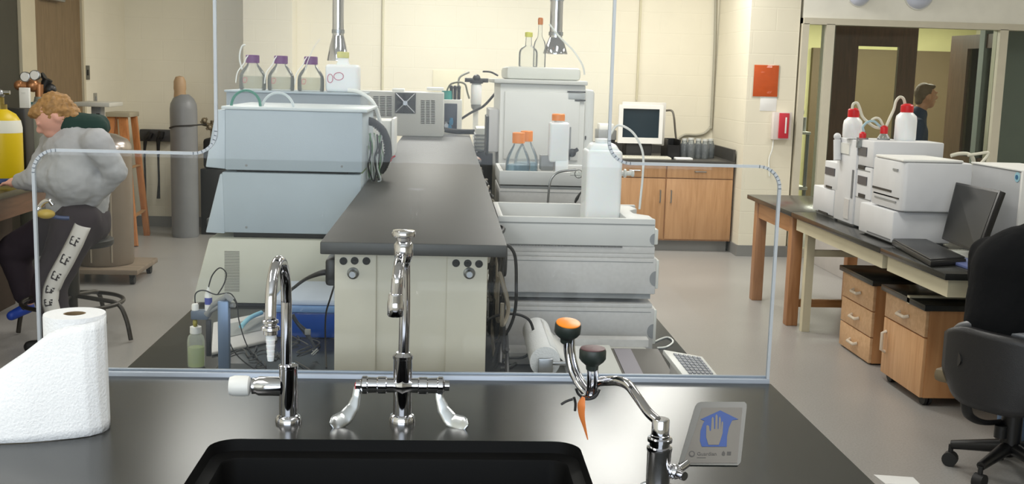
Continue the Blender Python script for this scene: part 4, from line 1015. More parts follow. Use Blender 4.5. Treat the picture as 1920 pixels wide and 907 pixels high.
M().cyl(q, q+Vector((0, -.05, 0)), .012).sph(q+Vector((0, -.06, 0)), .022, 12).cyl(q+Vector((-.03, -.06, -.02)), q+Vector((.03, -.06, .02)), .01).done('clamp_knob', BLACKP, t)
m = M(); pbox(m, 916, 205, 936, 285, YG+.02, .4, .006); m.done('side_unit', GREYI, t)
m = M(); pbox(m, 912, 218, 916, 292, YG+.02, .3, .002); m.done('side_rail', DARKP, t)
m = M(); pbox(m, 1097, 255, 1099, 262, YG+.045, .01, .0005); m.done('label_mark', DARKP, t)
ztp = PY(1020, 126, YG).z
YB2 = YG+.22
def thin_bottle(px, Y, top, label, capm, R, glass):
    p = Vector((PY(px, 120, Y).x, Y, ztp)); H = PY(px, top, Y).z-ztp
    t = thing('glass_flask', label, 'flask', p)
    M().lathe([(R*.9, 0), (R, .006), (R, H*.42), (R*.85, H*.52), (R*.35, H*.62), (R*.3, H*.88)], p, 24).done('glass_body', glass, t)
    M().lathe([(R*.4, H*.86), (R*.42, H*.98), (R*.3, H), (0, H)], p, 20).done('stopper', capm, t)
GL2 = clear('flask_glass', (252, 253, 252), .05, 1.2, .08, (236, 238, 236))
thin_bottle(990, YB2, 60, 'short clear flask with yellow stopper on the spectrometer lid', mat('yellow_stopper', (220, 218, 90), .4), .050, GL2)
thin_bottle(1011, YB2+.13, 33, 'tall clear flask with orange stopper on the spectrometer lid', mat('deep_orange_stopper', (210, 122, 40), .4), .034, GL2)
M().tube([PY(x, y, YG+.3) for x, y in ((1030, 45), (1050, 70), (1075, 95), (1092, 122), (1096, 140))], .005, 8).done('sample_tubing', CABLEW, label='thin clear tube looping down right of the spectrometer lid', cat='tubing')

# ---------------------------------------------------------------- exhaust snorkels from the ceiling
def snorkel(px, y_lip, w_lip, y_neck, w_tube, Y, label):
    c = Vector((PY(px, y_lip, Y).x, Y, 0)); k = Y/2080; zl = PY(px, y_lip, Y).z; zn = PY(px, y_neck, Y).z
    t = thing('exhaust_snorkel', label, 'exhaust arm', (c.x, Y, zl))
    M().lathe([(w_lip/2*k, 0), (w_lip/2*k, .006), (w_tube/2*k*1.5, (zn-zl)*.55), (w_tube/2*k*.98, zn-zl)], (c.x, Y, zl), 32, cap=False).done('hood_cone', CHROME, t)
    M().cyl((c.x, Y, zn-.005), (c.x, Y, ZC), w_tube/2*k).done('duct_tube', CHROME, t)
    M().cyl((c.x, Y, zn+.01), (c.x, Y, zn+.03), w_tube/2*k*1.12).cyl((c.x, Y, zn+.2), (c.x, Y, zn+.215), w_tube/2*k*1.08).done('collar', STEEL, t)
snorkel(634, 114, 40, 66, 21, 6.2, 'polished exhaust snorkel hanging above the white plastic jug')
snorkel(1041, 101, 46, 70, 24, 6.3, 'polished exhaust snorkel hanging above the spectrometer')

# ---------------------------------------------------------------- cable tangle in the gap
random.seed(11)
xg0, xg1 = b2*0+PY(918, 560, 2.6).x, .15
m = M()
for mi, n, r, seed, y0, y1 in ((0, 46, .0055, 3, 2.62, 6.2), (1, 30, .005, 5, 2.62, 6.2), (2, 6, .005, 9, 3.4, 5.4), (3, 5, .009, 12, 4.6, 5.6)):
    random.seed(seed); m.mi = mi
    for k in range(n):
        pts = []; z = random.uniform(.80, 1.12); yy = y0+(y1-y0)*(k+random.random())/n
        for q in range(random.randint(5, 8)):
            pts.append(Vector((random.uniform(.130, .158), yy, max(ZB+.012, min(1.13, z)))))
            z += random.uniform(-.12, .12); yy += random.uniform(-.09, .11)
        m.tube(pts, r, 7)
m.done('cable_tangle', [CABLE, mat('cable_greybrown', (120, 112, 98), .5), CABLEW, mat('copper_tan', (190, 134, 100), .4)], label='tangle of black, grey and white cables between the shelf posts and right stacks', cat='cables', kind='stuff')
m = M(); m.tube([PY(x, y, 2.72) for x, y in ((938, 457), (955, 462), (966, 482), (968, 530), (966, 580), (955, 615), (935, 645), (925, 680))], .0042, 10)
m.done('black_hose', CABLE, label='thin black hose dropping in an arc in front of the near right stack', cat='hose')
m = M(); m.tube([PY(x, y, 2.8) for x, y in ((905, 604), (930, 592), (955, 588), (980, 592), (996, 606), (1001, 640), (985, 668), (950, 672), (928, 690))], .0036, 10)
m.done('looped_cable', CABLE, label='black cable looping low behind the white paper roll', cat='cable')
M().tube([PZ(x, y, ZB+.004) for x, y in ((938, 690), (955, 688), (975, 676), (1000, 668), (1030, 650))], .004, 8).done('bench_cord', mat('cord_grey', (90, 90, 88), .5), label='grey cord lying on the bench beside the paper roll', cat='cord')
M().box(xl1-.0, xl1+.16, 2.955, 3.045, ZB, ZB+.035, .006).done('power_adapter', GREYI, label='flat grey adapter lying before the near right stack', cat='adapter')
M().tube([PZ(1228, 640, ZB+.003)+Vector((.0, .0, 0)), PZ(1250, 632, ZB+.003), PZ(1262, 640, ZB+.003), PZ(1250, 650, ZB+.003), PZ(1232, 652, ZB+.003)], .003, 8).done('white_lead', CABLEW, label='thin white lead looped on the bench edge right of the printer', cat='cable')

# ---------------------------------------------------------------- chart printer with paper roll
yn, yf2 = 2.50, 2.93
zp = PY(1180, 650, 2.6).z
t = thing('chart_printer', 'pale chart printer with a thick white paper roll and open window', 'printer', (.45, 2.7, ZB))
zt2 = ZB+.055
xA = .275; xB = PY(1292, 690, yn+.05).x
m = M().hexa([Vector(q) for q in ((xA, yn, ZB+.004), (xB, yn, ZB+.004), (xB-.04, yf2, ZB+.004), (xA, yf2, ZB+.004), (xA, yn, zt2-.02), (xB, yn, zt2-.02), (xB-.04, yf2, zt2+.012), (xA, yf2, zt2+.012))], .006)
m.done('housing', mat('printer_cream', (218, 217, 210), .5), t)
def top(u, v, off=0.0):
    """u across (world x), v depth -> point on the sloped printer top"""
    return Vector((u, v, zt2-.02+(v-yn)/(yf2-yn)*.032+off))
def tq(m, u0, u1, v0, v1, off, th):
    m.hexa([top(u0, v0, off), top(u1, v0, off), top(u1-.0, v1, off), top(u0, v1, off), top(u0, v0, off+th), top(u1, v0, off+th), top(u1, v1, off+th), top(u0, v1, off+th)])
m = M(); tq(m, xA+.03, PY(1118, 650, 2.7).x, yn+.10, yf2-.03, .0, .004); m.done('paper_sheet', PAPER, t)
m = M(); tq(m, PY(1122, 650, 2.7).x, PY(1165, 650, 2.7).x, yn+.10, yf2-.03, .0, .008); m.done('hinged_cover', GREYL, t)
m = M(); tq(m, PY(1166, 650, 2.7).x, PY(1262, 650, 2.7).x, yn+.12, yf2-.04, .0, .002); m.done('dark_window', mat('smoke_window', (104, 99, 92), .5, spec=.3), t)
m = M(); tq(m, PY(1172, 650, 2.7).x, PY(1206, 650, 2.7).x, yn+.13, yf2-.05, .0021, .002); m.done('inner_plate', mat('lilac_grey', (156, 150, 158), .4), t)
m = M(); tq(m, xA+.02, PY(1245, 650, 2.7).x, yf2-.02, yf2+.012, .0, .02); m.done('rear_bar', GREYI, t)
m = M()
for k in range(26): 
    x = PY(1128+k*4.6, 700, yn).x; m.box(x, x+.0022, yn-.001, yn+.004, zt2-.03, zt2-.021)
m.done('pin_row', mat('pin_grey', (120, 120, 120), .5), t, smooth=False)
ra = PY(1022, 678, 2.60); rbk = PY(1011, 634, 2.93)
rbk = Vector((ra.x+.004, 2.93, ra.z))
pr = M().cyl(ra, rbk, .037, n=36).done('paper_roll', PAPERW, t, label='thick white roll of chart paper')
M().cyl(ra+Vector((0, -.004, 0)), ra, .009).cyl(ra+Vector((.0, -.012, .0)), ra+Vector((.05, -.012, .0)), .005).box(ra.x-.018, ra.x+.018, ra.y-.018, ra.y-.006, ZB, ra.z+.012, .003).done('roll_holder', STEEL, pr)
def feed(u, v):
    y = ra.y+.02+(rbk.y-ra.y-.04)*v
    a_ = radians(70-60*min(1, u*2)); 
    if u < .5: return Vector((ra.x+.0385*cos(a_), y, ra.z+.0385*sin(a_)))
    s0 = Vector((ra.x+.0385*cos(radians(10)), y, ra.z+.0385*sin(radians(10)))); s1 = Vector((xA+.05, y, zt2+.01))
    return s0.lerp(s1, (u-.5)*2)
m = M(); m.grid(feed, 12, 2); m.done('paper_web', PAPER, t, solid=.001)
# keypad tilted at the right
t = thing('keypad', 'white tilted keypad with rows of grey keys at the right end of the printer', 'keypad', (.62, 2.6, ZB))
P0, P1, P2_, P3_ = PY(1283, 706, 2.42), PY(1348, 706, 2.44), PY(1317, 668, 2.62), PY(1243, 655, 2.66)
for q in (P0, P1): q.z = max(q.z, ZB+.02)
n_ = (P1-P0).cross(P3_-P0).normalized()
if n_.z < 0: n_ = -n_
m = M().hexa([P0-n_*.012, P1-n_*.012, P2_-n_*.012, P3_-n_*.012, P0, P1, P2_, P3_], .002); m.done('housing', WHITEP, t)
m = M()
for i in range(6):
    for j in range(7):
        u0_, u1_, v0_, v1_ = .2+i*.12, .2+i*.12+.085, .1+j*.115, .1+j*.115+.08
        f = lambda u, v: (P0.lerp(P1, u)).lerp(P3_.lerp(P2_, u), v)
        q = [f(u0_, v0_), f(u1_, v0_), f(u1_, v1_), f(u0_, v1_)]; m.hexa(q+[p+n_*.003 for p in q])
m.done('keys', mat('key_grey', (140, 142, 150), .5), t, kind='stuff')
M().hexa([Vector((P0.x, P0.y+.02, ZB)), Vector((P1.x, P1.y+.02, ZB)), Vector((P2_.x-.02, P2_.y, ZB)), Vector((P3_.x+.02, P3_.y, ZB)), P0+Vector((0, .02, -.014)), P1+Vector((0, .02, -.014)), P2_+Vector((-.02, 0, -.014)), P3_+Vector((.02, 0, -.014))]).done('wedge_base', GREYI, t)

# ================================================================ bench clutter behind the left faucet
zb_ = ZB
g = PZ(368, 688, ZB)
t = thing('dropper_bottle', 'clear bottle of pale green liquid under the electrode holder', 'bottle', g)
Hb = PY(368, 612, g.y).z-ZB; kk = g.y/2080; R = 16*kk
M().lathe([(R*.92, 0), (R, .006), (R, Hb*.66), (R*.9, Hb*.76), (R*.55, Hb*.84), (R*.55, Hb*.88)], g, 24).done('bottle_body', clear('milky_plastic', (252, 254, 250), .1, 1.25, .25, (238, 242, 236)), t)
M().lathe([(R*.9, .004), (R*.93, Hb*.5), (0, Hb*.5)], g, 24).done('green_liquid', clear('green_liquid', (246, 252, 222), .1, 1.1, .35, (214, 228, 160)), t)
M().lathe([(R*.66, Hb*.84), (R*.68, Hb*.86), (R*.66, Hb), (R*.3, Hb), (R*.28, Hb*1.05), (0, Hb*1.05)], g, 20).done('collar', WHITEP, t)
t = thing('electrode_stand', 'blue grey electrode stand with jointed arm, probes and cables on the bench', 'stand', PZ(432, 700, ZB))
Ye2 = 2.70
rd = PZ(420, 706, ZB); Ye2 = rd.y
M().box(PY(410, 640, Ye2).x, PY(431, 640, Ye2).x, Ye2-.012, Ye2+.012, ZB+.01, PY(420, 563, Ye2).z, .003).done('square_post', mat('blue_grey_post', (112, 132, 160), .35, metal=.4), t)
M().box(rd.x-.03, rd.x+.07, Ye2-.05, Ye2+.09, ZB, ZB+.012, .003).done('base_plate', DARKP, t)
M().tube([PY(436, 563, Ye2), PY(425, 555, Ye2), PY(400, 572, Ye2+.03), PY(390, 590, Ye2+.05)], .008, 10, False).tube([PY(440, 572, Ye2), PY(410, 575, Ye2+.02), PY(386, 588, Ye2+.05)], .006, 10, False).done('jointed_arm', GREYM, t)
Yh = Ye2+.06
m = M(); pbox(m, 357, 583, 390, 600, Yh, .03, .004); m.done('electrode_holder', mat('slate_holder', (96, 108, 124), .5), t)
m = M(); pbox(m, 386, 600, 395, 668, Yh+.01, .012, .001); m.done('black_rod', BLACKP, t)
p = PY(391, 583, Yh+.012); H = PY(391, 538, Yh).z-p.z
M().lathe([(.009, 0), (.0095, .004), (.0095, H*.68), (.006, H*.82), (.003, H*.9), (.002, H)], p, 20).done('white_probe', WHITEP, t, label='white probe with blue label')
M().lathe([(.0097, H*.28), (.0097, H*.55)], p, 20, cap=False).done('blue_label', mat('label_blue', (70, 80, 160), .5), t)
p = PY(366, 584, Yh+.012)
M().lathe([(.009, 0), (.009, .018), (.007, .021), (0, .021)], p, 18).done('white_cap', WHITEP, t)
p = PY(366, 604, Yh+.012); M().lathe([(.003, -.012), (.006, -.008), (.006, .004), (.003, .008)], p, 14).done('amber_tip', mat('amber_tip', (160, 150, 70), .4), t)
m = M().tube([PY(x, y, Yh) for x, y in ((366, 568), (366, 552), (374, 545), (386, 545), (405, 552), (432, 550), (446, 572))], .0017, 8)
m.tube([PY(x, y, Yh) for x, y in ((391, 538), (398, 516), (412, 502), (424, 512), (420, 532), (408, 552))], .0017, 8)
m.tube([PY(x, y, Ye2+.02) for x, y in ((428, 552), (444, 570), (448, 600), (460, 640), (475, 665), (500, 690))], .0016, 8)
m.tube([PY(x, y, Ye2+.02) for x, y in ((430, 640), (440, 660), (460, 680), (490, 700))], .0016, 8)
m.done('probe_cable', CABLE, t)
# meter slab and blue capped marker
t = thing('ph_meter', 'pale wedge shaped bench meter lying behind the electrode stand', 'meter', PZ(450, 650, ZB))
q = [PZ(392, 664, ZB), PZ(500, 640, ZB), PZ(527, 596, ZB), PZ(405, 636, ZB)]
q = [PZ(396, 668, ZB), PZ(520, 640, ZB), PZ(505, 600, ZB), PZ(400, 622, ZB)]
M().hexa([Vector((a_.x, a_.y, ZB+.002)) for a_ in q]+[Vector((a_.x, a_.y, ZB+h)) for a_, h in zip(q, (.012, .012, .03, .03))], .003).done('housing', GREYI, t)
u = [q[0].lerp(q[3], .35).lerp(q[1].lerp(q[2], .35), s) for s in (.1, .9)]+[q[0].lerp(q[3], .8).lerp(q[1].lerp(q[2], .8), s) for s in (.9, .1)]
M().hexa([Vector((a_.x, a_.y, ZB+h)) for a_, h in zip(u, (.018, .018, .026, .026))]+[Vector((a_.x, a_.y, ZB+h)) for a_, h in zip(u, (.021, .021, .029, .029))]).done('membrane_panel', mat('mem_panel', (150, 152, 150), .5), t)
M().tube([PZ(452, 612, ZB+.04), PZ(468, 596, ZB+.05), PZ(490, 586, ZB+.05)], .007, 12).done('cyan_marker', mat('cyan_marker', (140, 196, 214), .4), label='pale cyan marker pen leaning on the bench meter', cat='pen')
# blue tub with white lid
Yt = 3.22
xa_, xb_ = PY(505, 600, Yt).x, a-0*1 if False else PY(626, 600, Yt).x
xb_ = min(xb_+.05, -.262)
t = thing('blue_tub', 'blue plastic tub with whitish lid between the left stack and shelf posts', 'tub', ((xa_+xb_)/2, Yt+.1, ZB))
zlid = PY(580, 578, Yt).z
m = M(); m.hexa([Vector(v) for v in ((xa_+.015, Yt+.01, ZB), (xb_-.01, Yt+.01, ZB), (xb_-.01, Yt+.30, ZB), (xa_+.015, Yt+.30, ZB), (xa_, Yt, zlid-.012), (xb_, Yt, zlid-.012), (xb_, Yt+.32, zlid-.012), (xa_, Yt+.32, zlid-.012))], .008)
m.done('tub_body', BLUEP, t)
M().box(xa_-.006, xb_+.004, Yt-.008, Yt+.328, zlid-.012, zlid+.006, .004).done('tub_rim', mat('tub_rim_blue', (110, 146, 196), .4), t)
M().box(xa_+.01, xb_-.01, Yt+.01, Yt+.31, zlid+.006, zlid+.024, .006).done('white_lid', mat('blue_white_lid', (196, 206, 222), .4), t)
# plug socket on the shelf side with lead
a_side = PY(627, 590, 2.5).x
t = thing('power_plug', 'black power plug and socket on the left side of the shelf posts', 'plug', (a_side-.02, 2.62, PY(612, 520, 2.6).z))
zc_ = PY(615, 510, 2.6).z
M().box(a_side-.030, a_side-.0005, 2.58, 2.66, zc_-.03, zc_+.035, .008).done('socket_box', BLACKP, t)
M().tube([Vector((a_side-.028, 2.60, zc_)), PY(600, 512, 2.6), PY(575, 522, 2.62), PY(555, 536, 2.66), PY(540, 552, 2.7), PY(536, 590, 2.75)], .004, 10, rr=[.0075, .0065, .0042, .004, .004, .004]).done('lead', CABLE, t)
M().tube([Vector((a_side-.01, 2.6, zc_-.03)), PY(619, 560, 2.6), PY(611, 590, 2.65), PY(610, 640, 2.7), PY(612, 690, 2.6)], .0022, 8).done('thin_lead', CABLE, t)
t = thing('test_clip', 'black clamp with silver jaw leaning against the blue tub', 'clamp', PY(585, 660, 3.0))
M().tube([PY(x, y, 3.0) for x, y in ((548, 590), (558, 606), (573, 622), (584, 640), (592, 655))], .0045, 10, rr=[.006, .005, .008, .004, .004]).done('clamp_arm', mat('clamp_dark', (48, 54, 66), .4), t)
q = PY(577, 622, 2.99); M().box(q.x-.008, q.x+.008, q.y-.004, q.y+.004, q.z-.008, q.z+.008, .002).done('pivot_block', GREYM, t)
q = PY(590, 659, 2.98); M().cyl(q+Vector((-.008, 0, -.008)), q+Vector((.008, 0, .008)), .003).cyl(q+Vector((-.004, 0, -.010)), q+Vector((.010, 0, .004)), .003).cyl(q+Vector((.004, 0, -.008)), q+Vector((-.006, 0, .004)), .002).done('silver_jaw', STEEL, t)
random.seed(21); m = M()
for k in range(9):
    x = random.uniform(455, 600); y = random.uniform(640, 695); pts = []
    for q in range(5): pts.append(PZ(x, min(700, max(600, y)), ZB+.004+.004*(q % 2))); x += random.uniform(-30, 34); y += random.uniform(-18, 18)
    m.tube(pts, .0022, 6)
m.done('loose_cables', mat('cable_softgrey', (70, 70, 68), .5), label='thin dark cables strewn over the bench in front of the blue tub', cat='cables', kind='stuff')

# ================================================================ right: tables along the aisle
ZW = .75; XT = 2.16
STEELC = mat('cream_table_steel', (206, 198, 170), .45)
# wooden table at the far end
t = thing('wooden_table', 'wooden table with black top at the far end of the right row', 'table', (2.6, 7.3, 0))
M().box(XT, 3.0, 6.82, 7.86, ZW-.03, ZW, .003).done('table_top', EPOXY, t)
for x, y in ((XT+.04, 6.90), (XT+.04, 7.72), (2.88, 6.90), (2.88, 7.72)):
    M().box(x, x+.075, y, y+.075, 0, ZW-.03, .004).done('leg', TABW, t)
M().box(XT+.05, XT+.075, 6.97, 7.73, ZW-.15, ZW-.03).box(2.93, 2.955, 6.97, 7.73, ZW-.15, ZW-.03).box(XT+.11, 2.89, 6.91, 6.935, ZW-.13, ZW-.03).box(XT+.11, 2.89, 7.77, 7.795, ZW-.13, ZW-.03).done('apron', wood('table_apron_wood', (168, 118, 76), (190, 140, 96), 'Y'), t)
M().box(XT+.11, 2.89, 6.92, 6.955, .12, .17, .003).done('stretcher', wood('stretcher_wood', (150, 104, 58), (172, 124, 76), 'X'), t)
# long steel framed tables
for i, (ya, yb3, lb) in enumerate(((5.36, 6.815, 'black topped table on a cream steel frame carrying the white instruments'), (4.62, 5.355, 'black topped table on a cream steel frame with monitor and pedestals below'))):
    t = thing('steel_frame_table', lb, 'table', (2.6, (ya+yb3)/2, 0))
    M().box(XT, 3.0, ya, yb3, ZW-.03, ZW, .003).done('table_top', EPOXY, t)
    M().box(XT+.03, XT+.06, ya+.03, yb3-.03, ZW-.11, ZW-.03).box(2.93, 2.96, ya+.03, yb3-.03, ZW-.11, ZW-.03).box(XT+.06, 2.93, ya+.03, ya+.06, ZW-.11, ZW-.03).box(XT+.06, 2.93, yb3-.06, yb3-.03, ZW-.11, ZW-.03).done('frame', STEELC, t)
    for x, y in (((XT+.09, yb3-.08),) if i == 0 else ((XT+.38, ya+.04),))+((2.9, yb3-.08), (2.9, ya+.04)):
        M().box(x, x+.05, y, y+.05, 0, ZW-.11).done('leg', STEELC, t)
    M().box(XT+.14, 2.9, yb3-.07, yb3-.04, ZW-.27, ZW-.23).done('cross_bar', STEELC, t)
# back to back bench behind with raised black top
t = thing('rear_bench', 'high bench with dark top behind the row of white instruments', 'bench', (3.5, 5.6, 0))
M().box(3.06, 3.9, 4.6, 7.0, .99, 1.02, .003).done('bench_top', EPOXY2, t)
M().box(3.1, 3.86, 4.64, 6.96, .0, .99).done('carcass', mat('grey_carcass', (150, 148, 140), .6), t, smooth=False)
M().box(3.2, 3.9, 8.6, 9.5, 0, .62, .004).done('storage_crate', mat('pale_carton', (188, 184, 180), .6), label='pale low carton on the floor beyond the tables by the glazing', cat='carton')

XI = 2.30
def fz(px, py, X_): return PX(px, py, X_).z
def inst(name, label, far, near, right, top_near, bot, X0=XI, cat='instrument'):
    """front plane X0 between pixel columns far..near, near side reaching column right; returns extents"""
    yA = PX(near, 350, X0).y; yB = PX(far, 350, X0).y; X1 = PY(right, 350, yA).x
    z1 = fz(near, top_near, X0); z0 = ZW if bot is None else fz(near, bot, X0)
    t = thing(name, label, cat, ((X0+X1)/2, (yA+yB)/2, z0)); return t, X0, X1, yA, yB, z0, z1
def fr(m, px0, px1, py0, py1, X0, th=.004, grow=True):
    """thin detail on a front plane X0, from pixel columns and rows measured at its centre"""
    pc = (px0+px1)/2; y0 = PX(px1, (py0+py1)/2, X0).y; y1 = PX(px0, (py0+py1)/2, X0).y
    z1 = PX(pc, py0, X0).z; z0 = PX(pc, py1, X0).z
    m.box(X0-th, X0+.003, y0, y1, z0, z1)
GW = GREYW; DKS = mat('dark_display', (70, 72, 80), .3)
# low far unit + unit on top
t, a0, a1, ya, yb3, z0, z1 = inst('autosampler', 'low pale instrument at the far left end of the white row', 1526, 1567, 1640, 358, None, XI)
M().box(a0, a1, ya+.02, yb3, z0+.02, z1, .006).done('housing', GREYW, t)
M().box(a0+.02, a1-.02, ya+.04, yb3-.02, z0, z0+.02).done('foot', GREYM, t)
m = M(); fr(m, 1535, 1552, 396, 400, a0); m.done('base_slot', DARKP, t)
zl_ = z1
t, a0, a1, ya, yb3, z0, z1 = inst('pump_module', 'small pale module with dark display on the far low instrument', 1544, 1573, 1640, 306, None, XI)
M().box(a0, a1, ya+.02, yb3, zl_+.001, z1, .006).done('housing', GREYW, t)
m = M(); fr(m, 1548, 1566, 314, 328, a0); m.done('display', DKS, t)
m = M(); fr(m, 1549, 1560, 348, 352, a0); m.done('port', DARKP, t)
# tall column with door
t, a0, a1, ya, yb3, z0, z1 = inst('tower_oven', 'tall pale tower unit with narrow door left of the stacked modules', 1566, 1603, 1700, 262, None, XI)
yB_ = yb3
M().box(a0, a1, ya+.012, yb3, z0+.012, z1, .006).done('housing', GREYW, t)
M().box(a0+.02, a1-.02, ya+.03, yb3-.02, z0, z0+.012).done('foot', GREYM, t)
m = M(); fr(m, 1577, 1594, 268, 288, a0, .006); m.done('round_control', GREYL, t)
m = M(); fr(m, 1597, 1600, 318, 372, a0, .003); m.done('door_gap', mat('gap_grey', (110, 112, 114), .6), t)
m = M(); fr(m, 1583, 1592, 372, 410, a0, .005); m.done('lower_hatch', GREYI, t)
M().cyl(PX(1570, 300, a0-.02), PX(1570, 262, a0-.02), .022).sph(PX(1570, 256, a0-.02), .022, 12).done('side_tube', GREYW, t)
# stacked detector modules and long top unit
t, a0, a1, ya, yb3, z0, z1 = inst('gas_chromatograph', 'wide pale instrument with two small dark displays and bottles on top', 1605, 1634, 1766, 264, None, XI+.01)
M().box(a0, a1, ya+.01, yb3, z1-.145, z1, .008).done('top_housing', GREYW, t)
M().box(a0, a0+.30, ya+.01, yb3, z0+.012, z1-.148, .006).done('lower_housing', GREYW, t)
M().box(a0+.03, a0+.28, ya+.03, yb3-.02, z0, z0+.012).done('foot', GREYM, t)
M().box(a0+.32, a1-.02, ya+.35, yb3-.0, z0, z1-.148, .004).done('rear_housing', GREYW, t)
for y0_, y1_ in ((275, 292), (330, 346)): m = M(); fr(m, 1609, 1626, y0_, y1_, a0); m.done('display', DKS, t)
for y0_, y1_ in ((310, 317), (363, 370)): m = M(); fr(m, 1610, 1622, y0_, y1_, a0); m.done('port', DARKP, t)
for yy in (318, 371): m = M(); fr(m, 1603, 1632, yy, yy+2, a0, .001); m.done('seam_line', GREYM, t, smooth=False)
ztop_ = z1; xa0, xa1, yya, yyb = a0, a1, ya, yb3
# big rounded unit with base cabinet
t, a0, a1, ya, yb3, z0, z1 = inst('lower_cabinet', 'boxy pale lower cabinet under the rounded instrument', 1611, 1679, 1790, 398, None, XI-.05)
M().box(a0, a1, ya, yb3-.03, z0+.012, z1, .008).done('housing', GREYW, t)
M().box(a0+.03, a1-.02, ya+.03, yb3-.05, z0, z0+.012).done('foot', GREYM, t)
m = M(); fr(m, 1625, 1670, 440, 443, a0, .002); m.done('seam_line', mat('gap_grey2', (110, 112, 114), .6), t)
zb3 = z1; a0b = a0
t, a0, a1, ya, yb3, z0, z1 = inst('mass_spectrometer', 'large pale rounded instrument on the boxy lower cabinet', 1629, 1690, 1822, 303, None, XI-.04)
zt3 = z1
cr = .09
m = M(); m.prism([(a0+.02, ya), (a1, ya), (a1, yb3-.04), (a0, yb3-.04), (a0, ya+.08), (a0+.006, ya+.02)], zb3+.006, zt3-.0, 'Z', .012); m.done('housing', GREYW, t)
m = M(); m.prism([(a0+.0, ya+.0), (a1-.05, ya-.0), (a1-.09, yb3-.06), (a0-.0, yb3-.06)], zt3, zt3+.014, 'Z', .006); m.done('top_lid', WHITEP, t)
m = M(); m.box(a0+.0, a0+.02, ya+.03, yb3-.07, zt3-.19, zt3-.183); fr(m, 1636, 1672, 352, 356, a0, .003); m.done('front_slot', DARKP, t)
m = M(); fr(m, 1675, 1684, 316, 320, a0, .004); m.done('badge', GREYM, t)
m = M(); fr(m, 1640, 1680, 372, 375, a0, .003); m.done('lower_slot', GREYM, t)
m = M(); m.box(a0+.04, a1-.02, ya+.02, yb3-.07, zb3, zb3+.007); m.done('shadow_gap_strip', GREYM, t)
# bottles on top
def hdpe(px, bot, top, cap, wpx, Y, label, name='plastic_bottle', mt=None, zbase=None):
    zb4 = ztop_ if zbase is None else zbase
    p = Vector((PY(px, bot, Y).x, Y, zb4)); R = wpx/2*Y/2080; H = PY(px, top, Y).z-zb4; hc = PY(px, cap, Y).z-zb4
    t = thing(name, label, 'bottle', p, 'red capped bottles on the pale instrument')
    M().lathe([(R*.94, 0), (R, .008), (R, hc-.05), (R*.93, hc-.025), (R*.55, hc-.004), (R*.5, hc)], p, 28).done('bottle_body', mt or NATP, t)
    M().lathe([(R*.58, hc-.004), (R*.6, hc), (R*.6, H-.006), (R*.5, H), (R*.2, H+.006), (0, H+.006)], p, 20).done('cap', REDP, t)
    return t
Yb = 6.18
b1 = hdpe(1597, 262, 204, 218, 36, 6.28, 'white bottle with red cap at the left end of the instrument top')
b2_ = hdpe(1696, 264, 196, 209, 40, 6.12, 'tallest white bottle with red cap at the right of the instrument top')
b3 = hdpe(1656, 266, 237, 249, 24, 6.14, 'small clear bottle with red cap between the two white bottles', 'glass_bottle', clear('bottle_glass2', (230, 235, 235), .05, 1.5, .25, (214, 218, 218)))
b4 = hdpe(1617, 262, 249, 260, 22, 6.13, 'smallest red capped bottle, only its cap standing above the instrument top', 'glass_bottle', MATS['bottle_glass2'])
TW = mat('cream_tubing', (218, 214, 196), .4)
M().tube([PY(x, y, 6.2) for x, y in ((1598, 204), (1600, 195), (1607, 193), (1612, 203), (1617, 218), (1626, 228), (1640, 238), (1652, 240))], .008, 10).done('feed_tube', TW, b1)
M().tube([PY(x, y, 6.15) for x, y in ((1697, 196), (1694, 185), (1687, 182), (1680, 190), (1676, 205), (1668, 222), (1662, 236))], .008, 10).done('feed_tube', TW, b2_)
M().tube([PY(x, y, 6.16) for x, y in ((1620, 247), (1618, 238), (1626, 229), (1638, 227), (1647, 234), (1654, 240))], .007, 10).done('feed_tube', mat('pale_blue_tubing', (170, 200, 210), .4), b4)
M().tube([PY(x, y, 6.16) for x, y in ((1634, 225), (1642, 221), (1650, 224), (1657, 238))], .007, 10).done('feed_tube', TW, b3)
# grey cabinet box with round blue badge
XD = 2.74
yd1 = PX(1822, 320, XD).y; yd0 = PX(1917, 320, XD).y
zd_ = PX(1870, 314, XD).z
t = thing('grey_tower', 'tall grey enclosure with a small round blue badge behind the black monitor', 'enclosure', (2.87, (yd0+yd1)/2, ZW))
yd1 = min(yd1, 5.68)
M().box(XD, 2.99, yd0, yd1, ZW, zd_, .006).done('housing', mat('silver_grey', (176, 178, 180), .45), t)
M().box(XD-.006, 2.995, yd0-.02, yd0-.001, ZW, zd_+.004, .002).done('white_edge_panel', WHITEP, t)
M().box(XD-.008, 2.995, yd0-.01, yd1, zd_, zd_+.008, .002).done('top_panel', WHITEP, t)
q = PX(1908, 332, XD)
M().lathe([(.024, 0), (.024, .003), (0, .004)], q, 24, dirv=(-1, 0, 0)).done('round_badge', mat('badge_cyan', (150, 196, 210), .4), t)
M().lathe([(.011, .004), (.011, .006), (0, .006)], q, 20, dirv=(-1, 0, 0)).done('badge_centre', mat('badge_blue', (40, 100, 140), .4), t)
M().tube([PY(x, y, 5.75) for x, y in ((1783, 292), (1800, 288), (1818, 290), (1826, 305), (1826, 350))], .010, 10).done('hose', TW, t)
M().tube([PY(x, y, 5.72) for x, y in ((1815, 291), (1835, 288), (1852, 286), (1850, 294), (1840, 305))], .008, 10).done('hose', TW, t)
